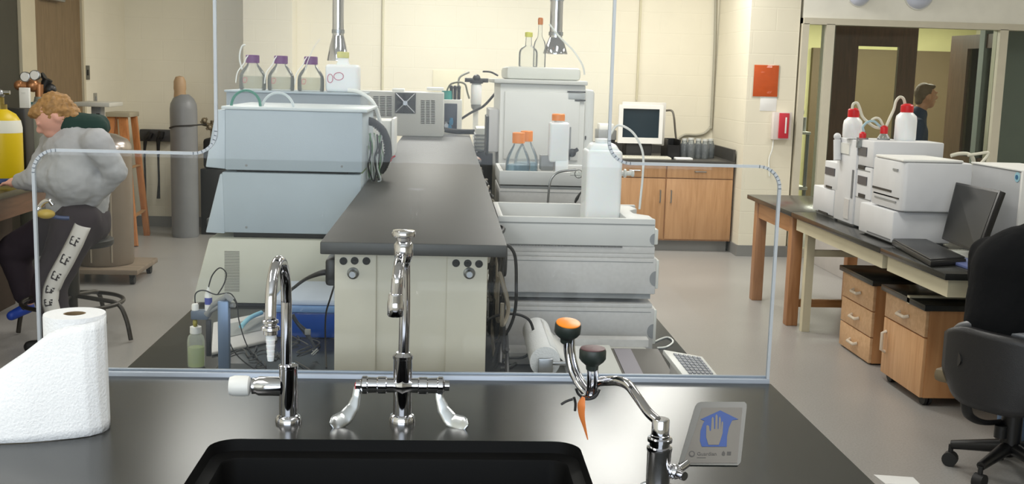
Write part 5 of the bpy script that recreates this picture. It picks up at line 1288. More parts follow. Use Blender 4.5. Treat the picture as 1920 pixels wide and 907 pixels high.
# black monitor facing the aisle
t = thing('flat_monitor', 'black flat monitor leaning back on a white foot on the right table', 'monitor', (2.5, 5.1, ZW))
TL, BL2 = PX(1792, 341, 2.50), PX(1765, 447, 2.40)
TR, BR2 = PX(1876, 357, 2.50), PX(1832, 476, 2.38)
ux = (TR-TL).normalized(); n_ = (TR-TL).cross(BL2-TL).normalized()
if n_.x > 0: n_ = -n_
m = M().hexa([BL2, BR2, TR, TL]+[p-n_*.03 for p in (BL2, BR2, TR, TL)], .004); m.done('bezel', BLACKP, t)
c4 = (TL+TR+BL2+BR2)/4
m = M().hexa([c4+(p-c4)*.92+n_*.002 for p in (BL2, BR2, TR, TL)]+[c4+(p-c4)*.92-n_*.004 for p in (BL2, BR2, TR, TL)]); m.done('screen', mat('off_screen', (24, 25, 24), .4, spec=.3), t)
ft = Vector((c4.x+.09, c4.y+.05, ZW))
M().box(ft.x-.16, ft.x+.02, ft.y-.10, ft.y+.12, ZW, ZW+.014, .005).done('foot', WHITEP, t)
M().cyl((ft.x-.02, ft.y, ZW+.01), (c4.x+.035, c4.y, c4.z-.02), .022).done('neck', GREYI, t)
# keyboard mat, papers
kp = [PZ(1672, 452, ZW+.02), PZ(1745, 492, ZW+.02), PZ(1812, 488, ZW+.02), PZ(1735, 452, ZW+.02)]
t = thing('black_laptop', 'closed black laptop lying flat before the black monitor', 'laptop', (2.35, 5.35, ZW))
M().hexa([Vector((p.x, p.y, ZW+.001)) for p in kp]+[Vector((p.x, p.y, ZW+.028)) for p in kp], .006).done('base', DARKP, t)
kc = sum((Vector((p.x, p.y, 0)) for p in kp), Vector())/4
M().hexa([kc+(Vector((p.x, p.y, 0))-kc)*.97+Vector((0, 0, ZW+.029)) for p in kp]+[kc+(Vector((p.x, p.y, 0))-kc)*.96+Vector((0, 0, ZW+.036)) for p in kp], .003).done('lid', mat('laptop_lid', (46, 47, 48), .35), t)
kp = [PZ(1782, 494, ZW), PZ(1822, 508, ZW), PZ(1838, 496, ZW), PZ(1805, 486, ZW)]
M().hexa([Vector((p.x, p.y, ZW+.0005)) for p in kp]+[Vector((p.x, p.y, ZW+.014)) for p in kp], .002).done('blue_notebook', mat('blue_notebook', (92, 104, 150), .5), label='blue notebook at the table edge beside the seated person', cat='notebook')

# ---------------------------------------------------------------- rolling pedestals
HDL = mat('pull_plastic', (214, 200, 180), .35)
def pedestal(name, label, X0, far, near, ytop_near, ybot_near, dep, rows, door):
    yB4 = PX(far, 560, X0).y; yA4 = PX(near, 560, X0).y
    z1 = PX(near, ytop_near, X0).z; z0 = PX(near, ybot_near, X0).z
    t = thing(name, label, 'pedestal', (X0+dep/2, (yA4+yB4)/2, 0))
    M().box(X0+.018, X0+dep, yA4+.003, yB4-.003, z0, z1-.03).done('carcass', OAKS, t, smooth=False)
    M().box(X0-.02, X0+dep+.02, yA4-.02, yB4+.02, z1-.03, z1, .003).done('black_top', EPOXY, t)
    H = z1-.03-z0; zc2 = z1-.033
    for k, fr_ in enumerate(rows):
        h = H*fr_; isdoor = door and k == len(rows)-1
        d = M().box(X0, X0+.018, yA4+.006, yB4-.006, zc2-h+.004, zc2-.003, .002).done('door' if isdoor else 'drawer', OAKL if not isdoor else wood('pedestal_oak_door', (196, 146, 100), (216, 170, 124), 'Z'), t)
        if isdoor: yy = yB4-.05; p = [(X0, yy, zc2-.07), (X0-.022, yy, zc2-.08), (X0-.022, yy, zc2-.17), (X0, yy, zc2-.18)]
        else: ym = (yA4+yB4)/2; zz_ = zc2-h/2; p = [(X0, ym-.055, zz_), (X0-.022, ym-.045, zz_-.008), (X0-.022, ym+.045, zz_-.008), (X0, ym+.055, zz_)]
        M().tube(p, .009, 10, False).done('handle', HDL, d)
        zc2 -= h
    first = None
    for x in (X0+.05, X0+dep-.06):
        for y in (yA4+.05, yB4-.05):
            if first is None:
                c = M().cyl((x-.018, y, .04), (x-.004, y, .04), .04, n=20).cyl((x+.004, y, .04), (x+.018, y, .04), .04, n=20).box(x-.01, x+.01, y-.012, y+.03, .04, z0-.003, .003).box(x-.025, x+.025, y-.025, y+.035, z0-.008, z0-.001)
                first = c.done('caster', BLACKR, t); f0 = Vector((x, y, 0))
            else:
                o = first.copy(); C.objects.link(o); o.location = Vector((x, y, 0))-f0
pedestal('rolling_pedestal', 'three drawer oak rolling pedestal with black top under the right table', 2.37, 1578, 1638, 524, 688, .46, (.333, .333, .334), False)
pedestal('rolling_pedestal', 'oak rolling pedestal with one drawer over a door, nearest the seated person', 2.32, 1660, 1740, 571, 757, .52, (.31, .69), True)
M().box(2.92, 3.0, 6.1, 6.5, 0, .5, .004).done('cardboard_box', mat('brown_box', (92, 72, 52), .8), label='dark brown box on the floor behind the three drawer pedestal', cat='box')

# ---------------------------------------------------------------- office chair and seated person
YS_ = 4.12
FD = Vector((.80, .60, 0)); SD = Vector((-.60, .80, 0)); UP = Vector((0, 0, 1))
zseat = .44
sc = Vector((2.275, 4.17, zseat))
t = thing('office_chair', 'dark grey office chair holding the person in black', 'office chair', (sc.x, sc.y, 0))
FAB = mat('charcoal_shell', (34, 34, 36), .42, bump=.1, bscale=300)
bc = Vector((2.085, 4.0, 0)); BS = Vector((.66, -.75, 0)).normalized(); BN = Vector((-BS.y, BS.x, 0))   # backrest centre, width and inward directions
zt_b = PY(1860, 618, 4.0).z; zb_b = PY(1860, 762, 4.0).z
def shell(u, v):
    k = abs(u-.5)*2; cz = zb_b+(zt_b-zb_b)*v
    wv = .185*(1-.35*max(0, .35-v)**1.2*2)
    return bc+BS*(2*(u-.5)*wv)+BN*(.07*k*k)+Vector((0, 0, cz-.05*k**4*(1 if v > .5 else -1)*abs(v-.5)*2-.02*u))
m = M(); m.grid(shell, 18, 12); m.done('backrest', FAB, t, solid=.045)
M().tube([shell(u, 1.0)+BN*.02+Vector((0, 0, .004)) for u in (0, .06, .2, .35, .5, .65, .8, .94, 1)], .017, 12).done('top_edge', mat('edge_grey', (92, 94, 98), .28), t)
YQ = 4.11
M().tube([PY(1812, 640, YQ), PY(1811, 700, YQ), PY(1812, 765, YQ), PY(1824, 784, YQ+.02), PY(1850, 792, YQ+.05), PY(1895, 788, YQ+.12)], .022, 12, flat=.5).done('back_support', BLACKP, t)
q = PY(1804, 672, YQ-.02); M().cyl(q+Vector((-.02, 0, 0)), q+Vector((.05, 0, 0)), .028).done('adjuster_knob', BLACKP, t)
q = PY(1876, 806, YQ+.05); M().cyl(q+Vector((0, 0, .02)), q+Vector((0, 0, -.03)), .024).done('adjuster_knob', BLACKP, t)
m = M(); m.obox(sc+Vector((0, 0, -.03)), FD, SD, UP, .23, .23, .028, .02); m.done('seat', mat('tan_seat_board', (110, 98, 76), .6), t)
M().cyl((sc.x, sc.y, .12), (sc.x, sc.y, zseat-.05), .025).cyl((sc.x, sc.y, .12), (sc.x, sc.y, .26), .04).done('gas_column', BLACKP, t)
for k in range(5):
    an = radians(72*k); e5 = Vector((sc.x+.22*cos(an), sc.y+.22*sin(an), .09))
    lg = M().tube([Vector((sc.x, sc.y, .13)), e5], .022, 10, False, rr=[.03, .018]).done('base_leg', BLACKP, t)
    M().cyl(e5+Vector((-.02*sin(an), .02*cos(an), -.06)), e5+Vector((.02*sin(an), -.02*cos(an), -.06)), .03, n=16).cyl(e5+Vector((0, 0, -.06)), e5, .01).done('caster', BLACKR, lg)
t = thing('person', 'person in a black jacket and jeans seated on the office chair', 'person', (sc.x, sc.y, zseat))
sc = sc-FD*.08+Vector((0, 0, -.015))
def L(f, s_, u): return sc+FD*f+SD*s_+UP*u
hip, chest, neck, hd = L(0, 0, .10), L(.06, 0, .40), L(.16, -.02, .575), L(.26, -.02, .715)
shL, shR = L(.09, .155, .455), L(.09, -.165, .47)
elL, elR = L(.20, .21, .22), L(.22, -.25, .27); haL, haR = L(.43, .17, .30), L(.43, -.17, .30)
knL, knR = L(.42, .13, .06), L(.36, -.13, .06); anL, anR = L(.36, .13, -.34), L(.12, -.15, -.34)
def fingers(h, d, side, s2=None):
    d = d.normalized(); out = []; s2 = s2 or (Vector((0, 1, 0)) if abs(d.y) < .7 else Vector((1, 0, 0)))
    s2 = (s2-d*s2.dot(d)).normalized(); u2 = d.cross(s2)
    out.append((h, .026, h+d*.06, .028))
    for k, Ln in enumerate((.062, .072, .068, .052)):
        b0 = h+d*.075+s2*(.027-.018*k); b1 = b0+d*Ln*.5-u2*.004*side; b2 = b1+d*Ln*.45-Vector((0, 0, .012))
        out += [(b0-d*.02, .010, b1, .009), (b1, .009, b2, .0075)]
    th = h+d*.02+s2*.028; out += [(th, .013, th+d*.03+s2*.022, .011), (th+d*.03+s2*.022, .011, th+d*.055+s2*.024, .009)]
    return out
rh = Matrix((FD, SD, UP)).transposed()
caps = [(hip, .12, chest, .13), (chest, .12, neck, .06), (neck, .055, hd-UP*.05, .055), (hd, (.088, .075, .115), rh), (hd+FD*.04-UP*.06, (.05, .05, .05)), (hd+FD*.095, (.018, .013, .022), rh), (hd+FD*.085-UP*.05, (.014, .026, .01), rh), (hd+SD*.078-UP*.01, (.018, .012, .03), rh), (hd-SD*.078-UP*.01, (.018, .012, .03), rh),
        (shL, .05, elL, .042), (elL, .04, haL, .028), (shR, .05, elR, .042), (elR, .04, haR, .028), (hip+SD*.08, .08, knL, .062), (knL, .06, anL, .04), (hip-SD*.08, .08, knR, .062), (knR, .06, anR, .04)]
caps += fingers(haL, FD-UP*.1, 1, -SD)+fingers(haR, FD-UP*.1, -1, SD)
blob('body', caps, SKIN, t, .009, 3)
JB = mat('black_jacket', (15, 16, 18), .9, spec=.12, bump=.15, bscale=40)
blob('jacket', [(hip-UP*.02, .17, hip+UP*.12, .18), (hip+UP*.12, .18, chest, .20), (chest-FD*.01, .19, neck-FD*.03-UP*.05, .10), (shL, .085, shR, .088), (shL, .085, elL, .07), (elL, .068, haL-FD*.03, .045), (shR, .088, elR, .07), (elR, .068, haR-FD*.03, .045)], JB, t, .014, 7, disp=.012, dscale=.12)
JE = mat('blue_jeans', (88, 110, 140), .85, bump=.2, bscale=200)
blob('jeans', [(hip+SD*.05-UP*.01, .14, hip-SD*.05-UP*.01, .14), (hip+SD*.08, .11, knL, .078), (knL, .076, anL, .06), (hip-SD*.08, .11, knR, .078), (knR, .076, anR, .062)], JE, t, .014, 6, disp=.01, dscale=.08)
blob('hair', [(hd-FD*.02+UP*.025, (.096, .084, .105), rh), (hd-FD*.06-UP*.04, (.05, .07, .06), rh)], mat('dark_brown_hair', (52, 38, 28), .7), t, .01, 3, disp=.01, dscale=.03)
for kx in (anL, anR): blob('shoe', [(kx-FD*.02-UP*.055, .042, kx+FD*.15-UP*.065, .034)], BLACKR, t, .009, 2)
# white sheet on the floor near the counter
kp = [PZ(1640, 893, 0), PZ(1715, 897, 0), PZ(1730, 912, 0), PZ(1650, 915, 0)]
kp = [PZ(1638, 891, .0), PZ(1660, 908, .0), PZ(1726, 910, .0), PZ(1712, 896, .0)]
M().hexa([Vector((p.x, p.y, .001)) for p in kp]+[Vector((p.x, p.y, .004)) for p in kp]).done('white_sheet', PAPER, label='white paper sheet lying on the floor at the bottom edge', cat='paper')

# ================================================================ person behind the glazing
hdp = PY(1736, 180, 10.45)
t = thing('person', 'grey haired person in a dark blue jacket walking behind the glazing', 'person', (hdp.x, 10.45, 0))
x_, z_ = hdp.x, hdp.z
nk = Vector((x_-.05, 10.45, z_-.15)); ch = Vector((x_-.13, 10.45, z_-.36)); hp = Vector((x_-.13, 10.45, z_-.72))
kn1 = hp+Vector((.14, .08, -.38)); an1 = Vector((hp.x+.12, 10.53, .09)); kn2 = hp+Vector((.02, -.08, -.38)); an2 = Vector((hp.x-.18, 10.37, .09))
s1 = ch+Vector((0, .17, .08)); s2 = ch+Vector((0, -.17, .08)); e1 = s1+Vector((.10, .04, -.26)); e2 = s2+Vector((-.04, -.03, -.28)); h1 = e1+Vector((.16, 0, -.14)); h2 = e2+Vector((.08, 0, -.23))
hc = Vector((x_, 10.45, z_))
caps = [(hp, .12, ch, .13), (ch, .12, nk, .06), (nk, .056, hc+Vector((-.01, 0, -.05)), .055), (hc, (.092, .075, .11)), (hc+Vector((.045, 0, -.065)), (.045, .045, .05)), (hc+Vector((.098, 0, -.01)), (.022, .013, .022)), (hc+Vector((.088, 0, .035)), (.02, .05, .014)), (hc+Vector((.085, 0, -.05)), (.016, .026, .01)), (hc+Vector((-.01, -.078, -.01)), (.02, .012, .032)), (hc+Vector((-.01, .078, -.01)), (.02, .012, .032)),
        (s1, .05, e1, .042), (e1, .04, h1, .026), (s2, .05, e2, .042), (e2, .04, h2, .026), (hp+Vector((0, .08, 0)), .085, kn1, .06), (kn1, .058, an1, .04), (hp+Vector((0, -.08, 0)), .085, kn2, .06), (kn2, .058, an2, .04)]
caps += fingers(h1, Vector((.75, 0, -.66)), 1)+fingers(h2, Vector((.3, 0, -.95)).normalized(), -1)
blob('body', caps, mat('skin_tanned', (190, 136, 104), .5), t, .009, 3)
blob('jacket', [(hp, .16, ch, .17), (ch, .165, nk-Vector((.01, 0, .03)), .085), (s1, .08, s2, .08), (s1, .078, e1, .064), (e1, .062, h1-Vector((.03, 0, -.03)), .042), (s2, .078, e2, .064), (e2, .062, h2-Vector((.01, 0, -.03)), .042)], mat('navy_jacket', (38, 54, 84), .8), t, .013, 6, disp=.012)
blob('trousers', [(hp+Vector((0, .04, -.02)), .135, hp+Vector((0, -.04, -.02)), .135), (hp+Vector((0, .08, -.04)), .1, kn1, .075), (kn1, .073, an1, .06), (hp+Vector((0, -.08, -.04)), .1, kn2, .075), (kn2, .073, an2, .06)], mat('dark_trousers', (36, 38, 46), .85), t, .014, 5)
blob('hair', [(hc+Vector((-.025, 0, .028)), (.088, .084, .098)), (hc+Vector((-.065, 0, -.04)), (.035, .062, .05)), (hc+Vector((.03, 0, .09)), (.055, .065, .025))], mat('greying_hair', (106, 86, 66), .7), t, .009, 3, disp=.012, dscale=.03)
for an_ in (an1, an2): blob('shoe', [(an_+Vector((-.03, 0, -.045)), .042, an_+Vector((.15, 0, -.052)), .034)], BLACKR, t, .009, 2)
# equipment seen through the left pane
t = thing('lab_trolley', 'dark trolley with grey apparatus seen through the narrow left pane', 'trolley', (3.22, 10.9, 0))
Yv = 10.9; k1 = PY(1487, 260, Yv).x; k2 = PY(1520, 260, Yv).x
k1 = max(k1, jx+.06)
M().box(k1, k2, Yv, Yv+.4, PY(1500, 252, Yv).z, PY(1500, 247, Yv).z, .004).box(k1, k2, Yv, Yv+.4, .5, .53).done('shelf', GREYL, t)
for x in (k1+.02, k2-.02): M().cyl((x, Yv+.03, 0), (x, Yv+.03, PY(1500, 249, Yv).z), .016).done('post', GREYM, t)
zt5 = PY(1500, 247, Yv).z
M().cyl(((k1+k2)/2-.0, Yv+.15, zt5), ((k1+k2)/2, Yv+.15, zt5+.14), .08).sph(((k1+k2)/2, Yv+.15, zt5+.19), .055, 16).box((k1+k2)/2-.03, (k1+k2)/2+.03, Yv+.12, Yv+.18, zt5+.2, zt5+.28, .01).done('apparatus', GREYM, t)
flatpx('wall_paper_note', 1642, 143, 1674, 178, 12.99, .004, PAPER, 'white paper on the corridor wall seen through the walnut door window', 'paper')

# ================================================================ left side
# bench under the tanks
yb0, yb1 = 4.9, 7.25; xe = -2.30; ZLB = .86
ZLB = PX(40, 352, -2.62).z
t = thing('left_bench', 'brown fronted bench with dark olive top at the left edge', 'lab bench', (-2.75, 6.1, 0))
ZLB = .84
xe = PZ(118, 345, ZLB).x+.0
M().box(XL+.03, -2.42, yb0, yb1, ZLB-.035, ZLB, .003).done('bench_top', mat('olive_top', (74, 70, 44), .35), t)
M().box(XL+.03, -2.45, yb0+.03, yb1-.03, ZLB-.16, ZLB-.035).done('drawer_rail', wood('brown_front', (96, 62, 40), (118, 80, 54), 'Y'), t, smooth=False)
M().box(XL+.03, -2.78, yb0+.03, yb1-.03, 0, ZLB-.16).done('rear_panel', mat('dark_brown_panel', (58, 44, 34), .6), t, smooth=False)
for y in (yb0+.05, yb1-.1): M().box(-2.52, -2.46, y, y+.06, 0, ZLB-.16).done('leg', MATS['brown_front'], t)
def cylinder(name, label, c, R, H, mt, capmat, parts=True, neck=True):
    t = thing(name, label, 'gas cylinder', c)
    M().lathe([(R*.9, 0), (R, .02), (R, H-R*.9), (R*.93, H-R*.55), (R*.72, H-R*.22), (R*.34, H), (R*.3, H+.03)], c, 36).done('tank', mt, t)
    return t
# yellow tank standing on the bench
Yy = 6.75
c = Vector((PY(4, 300, Yy).x, Yy, ZLB)); Hy = PY(4, 205, Yy).z-ZLB
t = cylinder('yellow_gas_cylinder', 'bright yellow gas tank with white shoulder at the left edge', c, .118, Hy, mat('yellow_paint', (216, 186, 6), .4), None)
M().lathe([(.1185, Hy-.135), (.1185, Hy-.105), (.11, Hy-.062), (.112, Hy-.135)], c, 36, cap=False).done('white_band', mat('white_band', (226, 226, 214), .5), t)
M().lathe([(.04, Hy), (.04, Hy+.03), (.025, Hy+.03), (.025, Hy+.07), (0, Hy+.07)], c, 20).done('neck_ring', mat('dull_brass', (150, 132, 70), .35, metal=.7), t)
M().cyl(c+Vector((-.03, 0, Hy+.10)), c+Vector((.06, 0, Hy+.10)), .012).sph(c+Vector((0, 0, Hy+.09)), .03, 14).done('valve', STEEL, t)
M().lathe([(.122, 0), (.128, .006), (.128, .025), (.122, .03)], c, 36, cap=False).done('base_ring', mat('blue_ring', (34, 60, 110), .4), t)
# grey cylinder with regulators behind the person
Yc2 = 7.62
c = Vector((PY(84, 300, Yc2).x, Yc2, 0)); Hc = PY(84, 190, Yc2).z
t = cylinder('grey_gas_cylinder', 'grey gas cylinder with brass regulator behind the leaning person', c, .165, Hc, mat('grey_green_paint', (146, 149, 138), .45, noise=.1), None)
z0 = Hc
def PYc(px, py, dy=0): return PY(px, py, Yc2+dy)
M().cyl(PYc(75, 195), PYc(75, 158), .03).cyl(PYc(38, 160), PYc(78, 162), .026).sph(PYc(62, 160), .045, 14).sph(PYc(36, 160), .034, 12).done('regulator_body', mat('copper_brass', (190, 134, 92), .3, metal=.6), t)
for (x, y) in ((49, 144), (67, 141)):
    p = PYc(x, y, -.05); g_ = M().lathe([(.034, 0), (.034, .022), (.03, .025), (0, .025)], p, 24, dirv=(0, -1, 0)).done('pressure_gauge', STEEL, t)
    M().lathe([(.028, .0255), (0, .0258)], p, 20, dirv=(0, -1, 0)).done('dial', PAPER, g_)
M().cyl(PYc(80, 170, .02), PYc(90, 148, .02), .032).sph(PYc(94, 168, .02), .042, 12).sph(PYc(86, 184, .02), .05, 12).cyl(PYc(80, 145, .02), PYc(84, 143, .02), .03).done('black_valve', BLACKP, t)
p = PYc(48, 190, -.1)
M().box(p.x-.03, p.x+.035, p.y-.03, p.y, p.z-.06, p.z+.09, .004).box(p.x-.012, p.x+.012, p.y-.033, p.y-.028, p.z+.055, p.z+.065).done('white_tag', WHITEP, t)
p = PYc(38, 208, -.2); 
M().tube([PYc(62, 196, -.05), PYc(50, 205, -.08), PYc(36, 210, -.1), PYc(28, 222, -.1)], .022, 10).done('teal_hose', mat('teal_hose', (40, 96, 96), .5), t)
t = thing('black_tool_case', 'black case wedged between the yellow tank and the grey cylinder', 'case', PY(22, 235, 7.0))
p = PY(22, 230, 7.05); M().box(p.x-.06, p.x+.1, 7.0, 7.15, ZLB, p.z+.09, .01).done('case_body', BLACKP, t)
# instrument arm stand
Ys = 8.45
t = thing('arm_stand', 'grey flat topped stand behind the shoulder of the leaning person', 'stand', (PY(178, 300, Ys).x, Ys, 0))
m = M(); pbox(m, 138, 192, 205, 200, Ys, .35, .004); m.done('flat_top', mat('warm_light_grey', (190, 188, 178), .45), t)
x0 = PY(172, 250, Ys+.1).x; x1 = PY(190, 250, Ys+.1).x
M().box(x0, x1, Ys+.1, Ys+.2, 0, PY(178, 200, Ys).z-.0, .004).done('column', GREYM, t)
q = PY(184, 220, Ys+.09); M().box(q.x-.012, q.x+.012, Ys+.085, Ys+.101, q.z-.06, q.z+.03).done('black_slot', BLACKP, t)
# dewar on dolly
Yd = 8.05
c = Vector((PY(190, 400, Yd).x-.02, Yd+.12, .115)); Rd = .205
t = thing('dewar_vessel', 'tall brownish metal dewar with shiny domed shoulder standing on a dolly', 'dewar', c)
Hd = PY(190, 275, Yd+.1).z-.115
M().lathe([(Rd*.96, 0), (Rd, .02), (Rd, Hd-.02), (Rd*.99, Hd)], c, 40).done('vessel', mat('brown_grey_metal', (132, 120, 106), .38, metal=.25, noise=.06), t)
M().lathe([(Rd*1.01, Hd-.012), (Rd*1.0, Hd+.015), (Rd*.86, Hd+.055), (Rd*.5, Hd+.09), (Rd*.2, Hd+.1), (Rd*.2, Hd+.14), (0, Hd+.14)], c, 40).done('domed_shoulder', mat('dome_steel', (176, 168, 162), .25, metal=.8), t)
for an in (-100, -60): 
    a = radians(an); q = c+Vector((Rd*cos(a), Rd*sin(a), 0)); M().cyl(q+Vector((0, 0, .03)), q+Vector((0, 0, Hd-.03)), .008, n=10).done('ridge', mat('ridge_metal', (156, 146, 130), .4, metal=.3), t)
t = thing('wooden_dolly', 'low wooden dolly on casters under the brown metal dewar', 'dolly', (c.x, c.y, 0))
DW = wood('dolly_wood', (118, 104, 88), (142, 126, 108), 'X', .6)
dx1 = PZ(268, 503, .1).x; dx0 = c.x-.25
M().box(dx0, dx1, Yd-.16, Yd+.40, .075, .112, .006).done('deck', DW, t)
cw = None
for x in (dx0+.05, dx1-.05):
    for y in (Yd-.10, Yd+.34):
        if cw is None: cw = M().cyl((x-.015, y, .032), (x+.015, y, .032), .032, n=18).box(x-.02, x+.02, y-.02, y+.02, .05, .075).done('caster', BLACKR, t); f0 = Vector((x, y, 0))
        else: o = cw.copy(); C.objects.link(o); o.location = Vector((x, y, 0))-f0
# step ladder
t = thing('step_ladder', 'orange brown wooden step ladder against the left end of the back wall', 'step ladder', (-2.75, 10.1, 0))
Ztop = PY(230, 210, 10.0).z
tx0, tx1 = PY(204, 212, 10.0).x, PY(249, 212, 10.0).x
M().box(tx0, tx1, 9.9, 10.2, Ztop-.04, Ztop, .003).done('top_cap', mat('grey_cap', (170, 162, 140), .5), t)
def rail(m, a, b2, w1=.03, w2=.045):
    d = (b2-a).normalized(); s_ = Vector((1, 0, 0)); s_ = (s_-d*s_.dot(d)).normalized(); n2 = d.cross(s_)
    m.obox((a+b2)/2, s_, n2, d, w2/1.0, w1, (b2-a).length/2, .003)
fl_ = PZ(251, 462, 0); fl2 = PZ(276, 441, 0); flL = fl_+Vector((-.46, .05, 0)); flL2 = fl2+Vector((-.46, .05, 0))
T1 = Vector((tx1-.07, 9.95, Ztop-.04)); T2 = Vector((tx1-.03, 10.14, Ztop-.04)); T3 = Vector((tx0+.04, 9.95, Ztop-.04)); T4 = Vector((tx0+.03, 10.14, Ztop-.04))
for a, b2, nm in ((T1, fl_+Vector((0, 0, .001)), 'front_rail'), (T3, Vector((max(flL.x, XL+.08), fl_.y, 0)), 'front_rail'), (T2, fl2+Vector((0, 0, .001)), 'rear_rail'), (T4, Vector((max(flL2.x, XL+.08), fl2.y, 0)), 'rear_rail')):
    m = M(); rail(m, a, b2, .022, .036 if nm == 'front_rail' else .026); m.done(nm, LADW, t)
for k in range(1, 6):
    f = k/6; a = T1.lerp(fl_, f); b2 = T3.lerp(Vector((max(flL.x, XL+.08), fl_.y, 0)), f)
    M().box(b2.x, a.x, a.y-.04, a.y+.05, a.z-.012, a.z+.012, .002).done('step', LADW, t)
for f in (.4, .78):
    a = T2.lerp(fl2, f); b2 = T1.lerp(fl_, f); m = M(); rail(m, a, b2, .008, .018); m.done('side_brace', mat('brace_wood', (170, 128, 84), .5), t)
M().cyl(T1.lerp(fl_, .02)+Vector((-.04, 0, 0)), fl_+Vector((-.075, .02, .05)), .012).done('pole_edge', mat('pale_rope', (206, 196, 170), .5), t)
# big grey cylinder with tan cap
c = PZ(348, 443, 0); kk = c.y/2080; R = 24.5*kk; Hs = PY(348, 177, c.y).z; Hcap = PY(340, 142, c.y).z
t = thing('tall_gas_cylinder', 'tall grey gas cylinder with tan cap chained to the back wall', 'gas cylinder', c)
M().lathe([(R*.94, 0), (R, .02), (R, Hs-R*1.1), (R*.95, Hs-R*.7), (R*.75, Hs-R*.3), (R*.42, Hs)], c, 36).done('tank', mat('grey_tank_paint', (130, 132, 134), .4, noise=.06), t)
cp = c+Vector((-.03, 0, 0))
M().lathe([(R*.46, Hs-.03), (R*.42, Hs+.03), (R*.46, Hs+.05), (R*.44, Hcap-.05), (R*.3, Hcap-.01), (0, Hcap)], cp, 24).done('valve_cap', mat('tan_cap', (182, 152, 118), .5), t)
M().tube([Vector((c.x-R*1.3, YB-.01, PY(320, 240, c.y).z)), c+Vector((-R*1.02, 0, PY(320, 240, c.y).z)), c+Vector((-R*.5, -R*.9, PY(340, 236, c.y).z)), c+Vector((R*.5, -R*.9, PY(340, 234, c.y).z)), c+Vector((R*1.02, 0, PY(366, 234, c.y).z)), Vector((c.x+R*2.2, YB-.01, PY(366, 234, c.y).z))], .007, 8).done('chain', mat('chain_dark', (70, 70, 70), .4, metal=.5), t)
# cable rack on the wall
t = thing('cable_rack', 'black rack on the back wall with two hanging black cables', 'rack', PY(290, 265, YB-.01))
m = M(); pbox(m, 262, 243, 322, 265, YB-.08, .075, .004); m.done('rack_bar', mat('rack_dark', (62, 62, 62), .5), t)
for pp in (((283, 248), (279, 256), (273, 262), (271, 290), (272, 330), (271, 372)), ((303, 246), (301, 256), (297, 264), (297, 300), (298, 340), (297, 372))):
    M().tube([PY(x, y, YB-.10) for x, y in pp], .012, 8, rr=[.03, .03, .02, .010, .010, .018]).done('hanging_cable', CABLE, t)
# dark pump cabinet with regulators behind the left stack
t = thing('black_cabinet', 'black cabinet with brass fittings half hidden behind the left stack', 'cabinet', (PY(392, 350, 10.2).x, 10.3, 0))
m = M(); x0, x1 = PY(376, 350, 10.45).x, PY(430, 350, 10.45).x; zz = PY(390, 262, 10.3).z
M().box(x0, x1, 10.45, 10.85, 0, zz-.28, .006).done('cabinet_body', BLACKP, t)
M().box(x0+.02, x1-.02, 10.47, 10.8, zz-.28, zz, .03).done('black_bag', BLACKR, t)
random.seed(7); m = M(); BR = mat('worn_brass', (140, 128, 106), .35, metal=.6)
q = PY(390, 240, 10.3)
m.cyl((q.x, 10.52, zz-.02), (q.x, 10.52, q.z+.06), .025).cyl((q.x-.09, 10.50, q.z+.03), (q.x+.09, 10.50, q.z-.01), .02)
m.done('regulator_stem', BR, t)
for dx, dz in ((-.07, .06), (.05, .07), (-.02, .0), (.08, -.02)):
    M().sph((q.x+dx, 10.47, q.z+dz), .028, 12).cyl((q.x+dx-.03, 10.46, q.z+dz-.02), (q.x+dx+.03, 10.46, q.z+dz+.02), .012).done('fitting', BR, t)

# ---------------------------------------------------------------- stool
Yk = 6.30
sc = Vector((PY(135, 500, Yk).x, Yk, 0)); SM = mat('dark_steel_stool', (62, 58, 52), .4, metal=.4)
zs2 = PY(160, 445, Yk).z
t = thing('lab_stool', 'dark steel stool with foot ring under the leaning person', 'stool', sc)
sx = sc.x+.05
M().lathe([(.17, 0), (.18, .012), (.18, .034), (.165, .045), (0, .045)], (sx, Yk, zs2-.045), 32).done('seat', mat('black_seat', (34, 32, 30), .5), t)
M().cyl((sc.x, Yk, .18), (sc.x, Yk, zs2-.04), .026).cyl((sc.x, Yk, .25), (sc.x, Yk, .42), .038).done('post', SM, t)
zr = PZ(190, 575, 0); rg = PY(225, 572, Yk).z
ringR = .27
m = M(); m.tube([Vector((sc.x+ringR*cos(q*pi/16), Yk+ringR*sin(q*pi/16), .215)) for q in range(33)], .012, 10); m.done('foot_ring', SM, t)
for k in range(4):
    a = radians(-12+90*k); dr_ = Vector((cos(a), sin(a), 0))
    M().tube([Vector((sc.x, Yk, .25)), Vector((sc.x, Yk, .235))+dr_*.15, Vector((sc.x, Yk, .215))+dr_*.27, Vector((sc.x, Yk, .13))+dr_*.32, Vector((sc.x, Yk, .012))+dr_*.345], .013, 10).done('leg', SM, t)

# ---------------------------------------------------------------- person leaning on the stool
Yp = 6.12
def Q(px, py, dy=0): return PY(px, py, Yp+dy)
hip = Q(150, 408, .12); hip.z = max(hip.z, zs2+.10)
t = thing('person', 'blond person in a light grey jacket and striped dark trousers leaning left', 'person', (hip.x, Yp+.1, 0))
chest = Q(148, 288, .08); nk = Q(132, 232, .03); hd = Q(102, 217, 0)
shN = Q(182, 268, -.10); shF = Q(112, 262, .22); elN = Q(218, 322, -.06); haN = Q(176, 372, .02)
elF = Q(72, 335, .10); haF = Q(38, 340, .16)
hN = hip+Vector((.02, -.10, 0)); hF = hip+Vector((-.04, .10, 0))
knN = Q(92, 538, -.12); anN = Q(112, 632, -.16); anN.z = max(.09, anN.z)
knF = Q(24, 470, .28); anF = Q(50, 566, .30)
face = Vector((-.72, -.25, -.62)).normalized()
upv = Vector((-.55, -.1, .6)).normalized()
